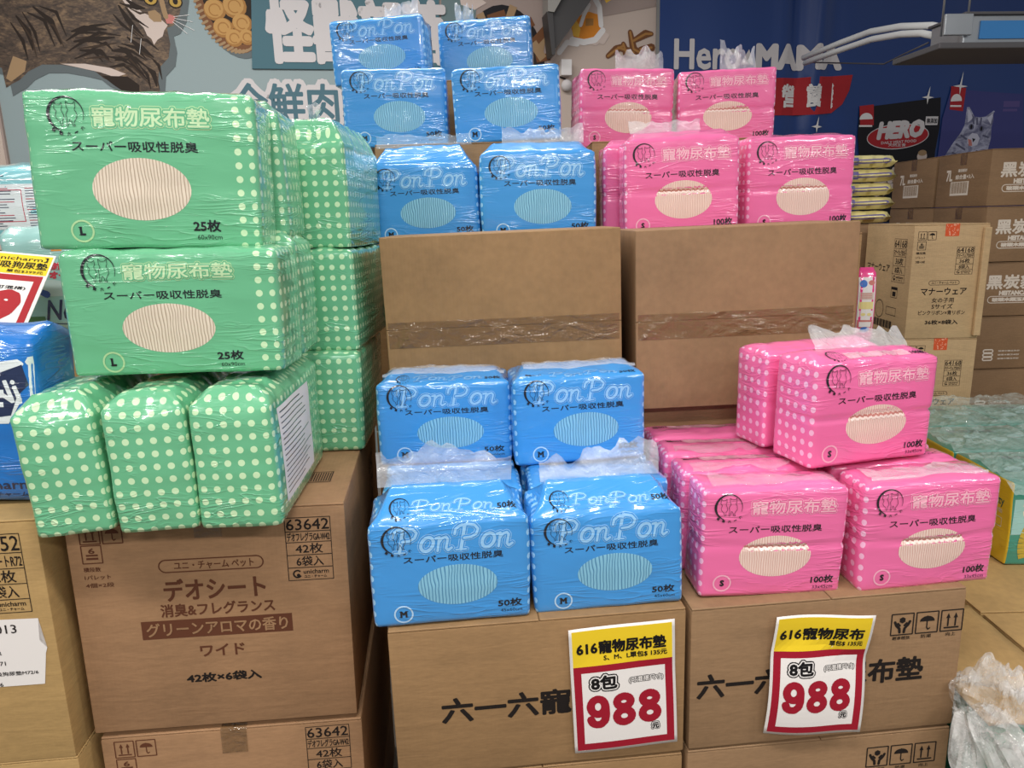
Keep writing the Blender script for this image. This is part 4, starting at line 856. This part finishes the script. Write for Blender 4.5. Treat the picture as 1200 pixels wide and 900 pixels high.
# snack bags behind the pink packs
pile(1.55, 3.33, .30, .3, 1.49, (.5, .6, .7), 'brown carton under the yellow snack bags', 'dun')
yel = film('yellow_bag_film', (236, 222, 150), None); pur = film('purple_bag_ink', (112, 104, 160), None)
for i in range(5):
    t = thing('snack_bag', ('lowest', 'second lowest', 'middle', 'second highest', 'topmost')[i]+' yellow snack bag in the little pile beside the pink packs', 'snack bag', (1.545+.008*(i % 2), 3.30, 1.492+i*.058), (0, 0, RD(2*i-4)), 'yellow snack bags')
    bm = bmesh.new(); nx, ny = 16, 10; T = []; B = []
    for a in range(nx+1):
        ta, tb = [], []
        for b in range(ny+1):
            u, v = 2*a/nx-1, 2*b/ny-1; e = (1-abs(u)**9)*(1-abs(v)**8); zt = .027+.027*e**.5+.003*n3(u*4+i, v*4, i); zb = .027-.026*e**.5
            ta.append(bm.verts.new((u*.12, v*.09, zt))); tb.append(bm.verts.new((u*.12, v*.09, zb)))
        T.append(ta); B.append(tb)
    for a in range(nx):
        for b in range(ny):
            bm.faces.new((T[a][b], T[a+1][b], T[a+1][b+1], T[a][b+1])); bm.faces.new((B[a][b+1], B[a+1][b+1], B[a+1][b], B[a][b]))
    for a in range(nx): bm.faces.new((B[a][0], B[a+1][0], T[a+1][0], T[a][0])); bm.faces.new((T[a][ny], T[a+1][ny], B[a+1][ny], B[a][ny]))
    for b in range(ny): bm.faces.new((T[0][b], T[0][b+1], B[0][b+1], B[0][b])); bm.faces.new((B[nx][b], B[nx][b+1], T[nx][b+1], T[nx][b]))
    bm.normal_update(); bv = BVHTree.FromBMesh(bm); me = bpy.data.meshes.new('bag_body'); bm.to_mesh(me); bm.free(); mesh_obj('bag_body', me, yel, t, True)
    P = Print(); P.rect(-.11, .012, -.05, .044, 0); P.stroke([(-.05, .026), (.085, .03)], .009, 0); P.stroke([(-.05, .027), (.08, .03)], .003, 1, 1); P.ell(.07, .03, .016, .012, 0) if i > 3 else None
    P.bake('purple_print', [pur, yel], t, ((0, -.09, 0), (1, 0, 0), (0, 0, 1), (0, -1, 0)), bv, 1e-3, cut=.01)
# slim pink bag on the ledge by the display carton
pile(1.105, 2.32, .21, .22, 1.127, (.3, .6, .4), 'brown carton whose top makes the ledge for the slim pink bag', 'dun')
t = thing('slim_pink_bag', 'slim glossy pink product bag standing between the display carton and the pale carton', 'bag', (1.133, 2.315, 1.128), (0, 0, RD(-8)))
hot = film('hot_pink_film', (240, 60, 140)); bm = bmesh.new(); n = 16; R = []
for k in range(15):
    q = k/14; zz = q*.245; hw = .031*(1-.12*abs(2*q-1)**3)*(1 if q < .93 else 1-(q-.93)*4); th = .022*(1-abs(2*q-1)**4)+.003
    R.append([bm.verts.new((hw*math.copysign(abs(math.cos(6.2832*j/n))**.6, math.cos(6.2832*j/n)), th*math.copysign(abs(math.sin(6.2832*j/n))**.7, math.sin(6.2832*j/n)), zz)) for j in range(n)])
for a, b in zip(R, R[1:]):
    for j in range(n): bm.faces.new((a[j], a[(j+1) % n], b[(j+1) % n], b[j]))
bm.faces.new(R[0][::-1]); bm.faces.new(R[-1]); bm.normal_update(); bv = BVHTree.FromBMesh(bm); me = bpy.data.meshes.new('bag_body'); bm.to_mesh(me); bm.free(); mesh_obj('bag_body', me, hot, t, True)
P = Print(); P.rect(-.026, .04, .024, .215, 0); P.ell(-.012, .195, .011, .012, 1, 1, 14); P.ell(.012, .198, .010, .008, 2, 1, 14); P.rect(-.022, .145, .02, .168, 3, 1); P.rect(-.022, .115, .02, .138, 4, 1); P.rect(-.022, .09, .02, .11, 0, 1); P.ell(-.008, .098, .007, .005, 4, 2, 10); P.ell(.01, .098, .007, .005, 4, 2, 10); P.rect(-.024, .042, .022, .08, 2, 1); P.ell(0, .05, .014, .008, 1, 2, 12); P.rect(-.018, .058, .018, .074, 0, 2)
for k in range(3): P.rect(-.02, .15+.006*k, .015, .152+.006*k, 2, 2)
P.bake('panel_print', [PR['white'], flat('bag_blue', (70, 120, 200), .4), PR['pink'], PR['cream'], PR['lemon']], t, ((0, -.025, 0), (1, 0, 0), (0, 0, 1), (0, -1, 0)), bv, 6e-4, cut=.012)
# ------------------------------------------------------------------ right foreground
Zc = .60
# cartons whose tops form the flat surface
for i, (xa, xb, ya, yb, lb) in enumerate(((.885, 1.105, 1.62, 1.96, 'flat topped golden carton right of the pink packs, at the back'), (1.112, 1.78, 1.20, 1.565, 'flat topped golden carton in the right foreground'), (1.112, 1.78, 1.572, 2.19, 'flat topped golden carton under the yellow boxes'), (1.24, 1.78, 2.2, 2.69, 'flat topped golden carton under the rear teal boxes'))):
    cx, cy = (xa+xb)/2, (ya+yb)/2
    carton(lb, xb-xa, yb-ya, .33, (cx, cy, Zc-.33), 0, 0, 'gold', group='flat topped cartons at the right', tape=(i == 2), tw=.06, seam='x' if i != 0 else 'y')
    carton('lower one below the '+lb, xb-xa, yb-ya, .349, (cx, cy, FL), 0, 0, 'gold', group='flat topped cartons at the right', tape=False, flaps=False)
shb = thing('cardboard_sheet', 'loose golden cardboard sheet lying on the green pack at the lower right', 'cardboard sheet', (.995, 1.40, .592), (RD(0), 0, 0))
bm = bmesh.new(); G = []; nx, ny = 10, 18
for i in range(nx+1): G.append([bm.verts.new(((i/nx-.5)*.22, (j/ny-.5)*.42, .004+.004*n3(i*.4, j*.3, 5)+.003*math.sin(i*.9))) for j in range(ny+1)])
for i in range(nx):
    for j in range(ny): bm.faces.new((G[i][j], G[i+1][j], G[i+1][j+1], G[i][j+1]))
me = bpy.data.meshes.new('sheet_board'); bm.to_mesh(me); bm.free(); s = mesh_obj('sheet_board', me, BRD['gold'], shb, True); md = s.modifiers.new('thick', 'SOLIDIFY'); md.thickness = .005; md.offset = -1
gp = film('plain_green_film', (36, 140, 110)); t = thing('green_pack', 'dark green pack under the cardboard sheet at the lower right corner', 'pack', (1.0, 1.40, .372), (0, 0, 0))
bm = bmesh.new(); bmesh.ops.create_cube(bm, size=1)
for v in bm.verts: v.co = Vector((v.co.x*.2, v.co.y*.42, (v.co.z+.5)*.215))
bmesh.ops.bevel(bm, geom=bm.edges[:], offset=.02, segments=4, profile=.5, affect='EDGES'); bmesh.ops.subdivide_edges(bm, edges=bm.edges[:], cuts=3, use_grid_fill=True)
for v in bm.verts: v.co += Vector((n3(v.co.x*9, v.co.y*9, v.co.z*9), n3(v.co.x*9+5, v.co.y*9, v.co.z*9), 0))*.006
bm.normal_update(); bv = BVHTree.FromBMesh(bm); me = bpy.data.meshes.new('pack_body'); bm.to_mesh(me); bm.free(); mesh_obj('pack_body', me, gp, t, True)
P = Print(); P.text('尿布墊', -.035, .165, .042, .135, .006, 0); P.text('尿布墊', -.035, .165, .042, .135, .003, 1, 1); P.bake('lettering', [film('dark_green_ink', (24, 84, 66)), film('mid_green_ink', (52, 150, 120))], t, ((0, -.22, 0), (1, 0, 0), (0, 0, 1), (0, -1, 0)), bv, 6e-4)
carton('golden carton under the dark green pack', .22, .42, .449, (1.0, 1.40, FL), 0, 0, 'gold', group='flat topped cartons at the right', tape=False, flaps=False)
# yellow / teal boxes
ybm = film('yellow_box_film', (226, 190, 40)); tbm = film('teal_box_film', (60, 150, 130)); lt = film('pale_teal_ink', (160, 214, 210)); wcr = film('cream_box_ink', (232, 228, 204)); yol = film('olive_ink', (196, 172, 60)); dkt = film('dark_teal_ink', (24, 92, 84))
YB = 'yellow and teal pad boxes'
for i, (xx, yy, lb) in enumerate(((1.49, 1.93, 'yellow-sided teal box with a pale round picture, front left of the wrapped group'), (1.84, 1.93, 'teal box at the right edge of the frame, front row of the wrapped group'), (1.49, 2.20, 'teal box in the second row of the wrapped group, left'), (1.84, 2.20, 'teal box in the second row of the wrapped group, right'), (1.49, 2.47, 'teal box in the rear row of the wrapped group, left'), (1.84, 2.47, 'teal box in the rear row of the wrapped group, right'))):
    t = thing('teal_pad_box', lb, 'box', (xx, yy, Zc+.001), (0, 0, RD(0)), YB); w_, d_, h_ = .345, .262, .235
    bm = bmesh.new(); bmesh.ops.create_cube(bm, size=1)
    for v in bm.verts: v.co = Vector((v.co.x*w_, v.co.y*d_, (v.co.z+.5)*h_))
    bmesh.ops.bevel(bm, geom=bm.edges[:], offset=.008, segments=3, profile=.5, affect='EDGES'); bmesh.ops.subdivide_edges(bm, edges=bm.edges[:], cuts=4, use_grid_fill=True)
    for v in bm.verts: v.co += Vector((n3(v.co.x*8+i, v.co.y*8, v.co.z*8), n3(v.co.x*8+5, v.co.y*8+i, v.co.z*8), n3(v.co.x*8, v.co.y*8, 7+i)*.6))*.005
    bm.normal_update()
    for f in bm.faces: f.material_index = 1 if (f.normal.x < -.6 and i % 2 == 0) else 0
    bv = BVHTree.FromBMesh(bm); me = bpy.data.meshes.new('box_body'); bm.to_mesh(me); bm.free(); mesh_obj('box_body', me, [tbm, ybm], t, True)
    if i < 2:
        P = Print(); P.rect(-.165, .09, .165, .19, 0, 0); P.arc(-.02, .06, .105, .018, 1, 1, 20, 200, 24); P.ell(-.02, .05, .088, .075, 2, 2); P.ell(-.11, .155, .03, .05, 2, 1, 16, .3); P.stroke([(-.06, .075), (-.05, .09), (-.04, .075), (-.03, .09), (-.02, .075)], .002, 3, 3); P.ell(.0, .0, .09, .03, 2, 1)
        P.bake('picture_print', [lt, yol, wcr, dkt], t, ((0, -d_/2, 0), (1, 0, 0), (0, 0, 1), (0, -1, 0)), bv, 6e-4, cut=.03)
    P = Print()
    for k in range(4): P.ell(-.1+.07*k, -.02+.03*(k % 2), .03, .018, 0, 0, 14, .4)
    P.text('長效抑菌', .0, .07, .03, .15, .002, 1); P.bake('top_print', [lt, dkt], t, ((0, 0, h_), (1, 0, 0), (0, 1, 0), (0, 0, 1)), bv, 6e-4)
    if i == 0:
        P = Print(); P.text('Petty', .075, .17, .03, .06, .001, 1); P.text('尿布墊', .075, .145, .012, .05, .0006, 0); P.box(-.03, .1, .1, .125, .001, 0); P.rect(.04, .03, .055, .05, 1); P.bake('side_print', [wcr, dkt], t, LF(w_), bv, 6e-4)
wr = thing('wrapping_film', 'crinkled clear stretch film covering the teal boxes', 'plastic film', (0, 0, 0), group=None)
bm = bmesh.new(); nx, ny = 70, 60; G = []
for i in range(nx+1):
    row = []
    for j in range(ny+1):
        x = 1.29+.76*i/nx; y = 1.775+.86*j/ny; e = n3(x*12, y*16, 1)*.014+abs(n3(x*30, y*38, 2))*.016+.014
        zz = Zc+.237+e+.006
        if j < 4: zz -= (4-j)*.010; y += .012*0+(-.006)*(4-j)
        row.append(bm.verts.new((x+.006*n3(x*20, y*20, 4), y, zz)))
    G.append(row)
for i in range(nx):
    for j in range(ny): bm.faces.new((G[i][j], G[i+1][j], G[i+1][j+1], G[i][j+1]))
me = bpy.data.meshes.new('film_sheet'); bm.to_mesh(me); bm.free(); mesh_obj('film_sheet', me, clear('stretch_film', (222, 240, 234), .30, .06, 2.2), wr)
# crumpled film clump
for k, (lb, ax, ay, az, bx, by, bz, rad, sd) in enumerate((('crumpled bundle of clear stretch film hanging over the cardboard edge', .88, 1.29, .585, .985, 1.15, .60, .068, 3), ('long tail of twisted clear stretch film hanging down beside the carton', .872, 1.20, .60, .945, 1.04, .36, .062, 8))):
    t = thing('crumpled_film', lb, 'plastic film', (0, 0, 0), group=None)
    A = Vector((ax, ay, az)); B = Vector((bx, by, bz))
    bm = bmesh.new(); nu, nv = 90, 56; G = []; dr = (B-A); q = dr.to_track_quat('Z', 'Y')
    for i in range(nu+1):
        row = []; u = i/nu
        for j in range(nv):
            an = 6.2832*j/nv; cv = Vector((math.cos(an), math.sin(an), 0)); rr_ = rad*(math.sin(math.pi*min(1, max(0, u*.92+.05)))**.5)
            f = 1+.7*n3(cv.x*1.6+sd, cv.y*1.6, u*3.5)+.55*abs(n3(cv.x*3.4, cv.y*3.4+sd, u*(7 if k == 0 else 2.2)))+.3*n3(cv.x*8, cv.y*8, u*(14 if k == 0 else 4)+sd)+.12*n3(cv.x*20, cv.y*20, u*(30 if k == 0 else 8)+sd)
            row.append(bm.verts.new(A+dr*(u*1.15-.07)+q @ (cv*rr_*f)))
        G.append(row)
    for i in range(nu):
        for j in range(nv): bm.faces.new((G[i][j], G[i][(j+1) % nv], G[i+1][(j+1) % nv], G[i+1][j]))
    me = bpy.data.meshes.new('film_bundle'); bm.to_mesh(me); bm.free(); mesh_obj('film_bundle', me, clear('crumpled_film_material', (238, 236, 232), .34, .12, 1.5, (1, 1, 1)), t)
# ------------------------------------------------------------------ far left goods
def pouch(name, label, w, d, h, loc, yaw, mat, seed, cat='pack', ridge=.03, roll=0, lean=0):
    t = thing(name, label, cat, loc, (RD(lean), RD(roll), RD(yaw))); bm = bmesh.new(); nx, ny, nz = 22, 10, 18; vs = {}; r = .018
    def V(i, j, k):
        if (i, j, k) in vs: return vs[(i, j, k)]
        x, y, z_ = (i/nx-.5)*w, (j/ny-.5)*d, k/nz*h; u, v, q = 2*x/w, 2*y/d, z_/h
        p = Vector((x, y, z_)); c = Vector((max(-w/2+r, min(w/2-r, x)), max(-d/2+r, min(d/2-r, y)), max(r, min(h-r, z_)))); dl = p-c
        if sum(abs(a) > 1e-6 for a in dl) > 1: p = c+dl.normalized()*min(dl.length, r)
        s_ = max(0, (q-.8)/.2)**1.4; p.y += v*.012*(1-u*u)*(1-(2*q-1)**2); p.z += s_*ridge*(1-abs(v)); p += Vector((n3(x*10+seed, y*10, z_*14), n3(x*14, y*10+seed, z_*20), n3(x*12, y*12, z_*12+seed)))*(.003+.008*s_)
        vs[(i, j, k)] = bm.verts.new(p); return vs[(i, j, k)]
    for i in range(nx):
        for k in range(nz): bm.faces.new((V(i, 0, k), V(i+1, 0, k), V(i+1, 0, k+1), V(i, 0, k+1))); bm.faces.new((V(i+1, ny, k), V(i, ny, k), V(i, ny, k+1), V(i+1, ny, k+1)))
    for j in range(ny):
        for k in range(nz): bm.faces.new((V(nx, j, k), V(nx, j+1, k), V(nx, j+1, k+1), V(nx, j, k+1))); bm.faces.new((V(0, j+1, k), V(0, j, k), V(0, j, k+1), V(0, j+1, k+1)))
    for i in range(nx):
        for j in range(ny): bm.faces.new((V(i, j, nz), V(i+1, j, nz), V(i+1, j+1, nz), V(i, j+1, nz))); bm.faces.new((V(i, j+1, 0), V(i+1, j+1, 0), V(i+1, j, 0), V(i, j, 0)))
    bm.normal_update(); bv = BVHTree.FromBMesh(bm); me = bpy.data.meshes.new('pack_body'); bm.to_mesh(me); bm.free(); mesh_obj('pack_body', me, mat, t, True)
    return t, bv, ((0, -d/2, 0), (1, 0, 0), (0, 0, 1), (0, -1, 0))
wht = film('white_pack_film', (226, 232, 234)); dpb = film('deep_blue_film', (26, 116, 200)); tlp = film('pale_teal_film', (150, 196, 190)); aqu = film('aqua_film', (130, 196, 204)); ink2 = film('navy_pack_ink', (30, 44, 80)); redk = film('red_pack_ink', (196, 60, 80)); dgr = film('dark_green_pack_ink', (70, 120, 70))
t, bv, fr = pouch('blue_pouch', 'shiny deep blue pouch standing on the golden carton at the left edge', .34, .15, .30, (-1.040, 1.335, 1.066), 4, dpb, 3, roll=3)
P = Print(); P.poly([(-.17, .235), (.08, .262), (.165, .275), (.165, .263), (.09, .248), (-.17, .222)], 0); P.poly([(.075, .155), (.1, .262), (.165, .276), (.165, .2), (.14, .19), (.12, .155)], 0, 0); P.poly([(.088, .165), (.106, .245), (.15, .262), (.158, .225), (.138, .205), (.125, .17)], 1, 1); P.text('Ni', .118, .212, .04, .045, .003, 0, 2, rot=.25)
P.rect(.02, .16, .045, .19, 0, 0); P.rect(.022, .162, .043, .174, 1, 1)
for k in range(7): P.ell(.055+.002*k, .24-.013*k, .003, .003, 1, 1, 8)
P.poly([(-.17, .08), (-.02, .1), (-.0, .11), (-.02, .12), (-.17, .14)], 2); P.text('unicharm', .085, .038, .018, .12, .001, 1); P.text('ユニ・チャーム', .085, .018, .009, .1, .0005, 1)
P.bake('pouch_print', [wht, ink2, film('lilac_ink', (150, 150, 210))], t, fr, bv, 6e-4, cut=.02)
for i, (hh, z0) in enumerate(((.30, 1.0), (.55, .45), (.53, FL))): carton(('brown carton behind the blue pouch carrying the teal pouch', 'middle brown carton of the pile carrying the teal pouch', 'bottom brown carton of the pile carrying the teal pouch')[i], .6, .34, hh-.001, (-1.20, 1.985+.01, z0), 2, 0, 'gold', group='far left cartons', tape=False, flaps=(i == 0))
t, bv, fr = pouch('teal_pouch', 'pale teal pouch with cursive lettering behind the price sign at the left', .34, .1, .235, (-1.09, 1.88, 1.302), 4, tlp, 5)
P = Print(); P.text('New', -.02, .055, .05, .1, .0024, 0, shear=.25); P.stroke([(-.07, .022), (-.02, .018), (.04, .026)], .0012, 0); P.text('きったお部屋', -.05, .165, .016, .13, .002, 1); P.stroke([(-.12, .15), (.02, .158)], .0006, 1); P.text('オイ', -.03, .142, .015, .04, .0016, 1); P.poly([(-.13, .135), (-.1, .09), (.0, .09), (.0, .12), (-.04, .13)], 3); P.stroke([(-.1, .118), (-.085, .105), (-.065, .095)], [.002, .006, .009], 2, 1); P.rect(-.04, .2, -.015, .222, 4); P.rect(-.15, .022, -.08, .04, 5)
P.bake('pouch_print', [ink2, redk, film('drop_blue', (30, 80, 160)), film('pale_floor', (184, 206, 204)), film('amber_mark', (230, 150, 60)), dgr], t, fr, bv, 6e-4, cut=.02)
carton('small brown carton behind the price sign at the left edge', .5, .2, .20, (-1.30, 2.06, 1.301), 0, 0, 'gold', group='far left cartons', tape=False)
t, bv, fr = pouch('white_teal_pack', 'white and aqua product pack with tiny red print, top of the far left shelf', .50, .18, .19, (-1.26, 2.06, 1.527), 3, aqu, 7, ridge=.01)
P = Print(); OX = -.165; P.rect(-.24, .03, .235, .145, 0); P.rect(-.24, .155, .235, .18, 0); P.box(.04+OX, .05, .155+OX, .13, .001, 1, 1)
rr.seed(5)
for k in range(15): yy = .135-.0068*k; P.rect(.05+OX, yy-.0018, .05+OX+.09*rr.uniform(.5, 1), yy, 2 if k % 5 else 1, 2); P.rect(.165+OX, yy-.0018, .165+OX+.06*rr.uniform(.5, 1), yy, 2 if k % 4 else 1, 2)
for k in range(6): P.rect(-.2, .165+.0-.0, -.05, .168, 2, 1)
P.bake('pack_print', [wht, redk, ink2], t, fr, bv, 6e-4, cut=.03)
t = thing('shelf_price_sign', 'tilted yellow and red price sign at the far left edge', 'price sign', (-1.105, 1.60, 1.345), (RD(-42), RD(7), RD(4)))
mesh_obj('sign_card', box_me((-.17, 0, 0), (.03, .0015, .205)), MT['paper'], t); fr = ((0, 0, 0), (1, 0, 0), (0, 0, 1), (0, -1, 0)); P = Print()
P.rect(-.165, .145, .026, .2, 0); P.rect(-.165, .005, .022, .142, 1); P.rect(-.15, .005, .006, .126, 2, 1); P.bake('sign_colour_blocks', [MT['yellow'], PR['red'], MT['paper']], t, fr, None, 2e-4)
P = Print(); P.text('【unicharm】', .018, .189, .013, .13, .0004, 0, align='r'); P.text('超吸狗尿墊', .022, .17, .019, .13, .0012, 0, align='r'); P.text('單包$399元', .018, .152, .009, .08, .0004, 0, align='r'); P.text('(可混搭)', -.005, .105, .010, .07, .0008, 0, align='r'); P.bake('sign_lettering', MT['signblack'], t, fr, None, 8e-4)
P = Print(); P.text('9', -.035, .055, .075, .05, .008, 0); P.bake('price_digits', PR['red'], t, fr, None, 8e-4)
t = thing('support_post', 'pale beige post standing at the far left edge', 'post', (-1.98, 2.95, FL)); mesh_obj('post_body', box_me((-.08, -.03, 0), (.02, .03, 2.2), .004), PR['beige'], t)
t = thing('white_plastic_bag', 'small pale grey folded bag on top of the white pack at the far left', 'bag', (-1.20, 2.07, 1.728), (0, 0, RD(10)))
bm = bmesh.new(); bmesh.ops.create_icosphere(bm, subdivisions=3, radius=.04)
for v in bm.verts: f = 1+.25*n3(v.co.x*40, v.co.y*40, v.co.z*40); v.co = Vector((v.co.x*1.3*f, v.co.y*.5*f, (v.co.z+.028)*.95*f))
me = bpy.data.meshes.new('bag_body'); bm.to_mesh(me); bm.free(); mesh_obj('bag_body', me, film('grey_bag_film', (206, 206, 208)), t, True)
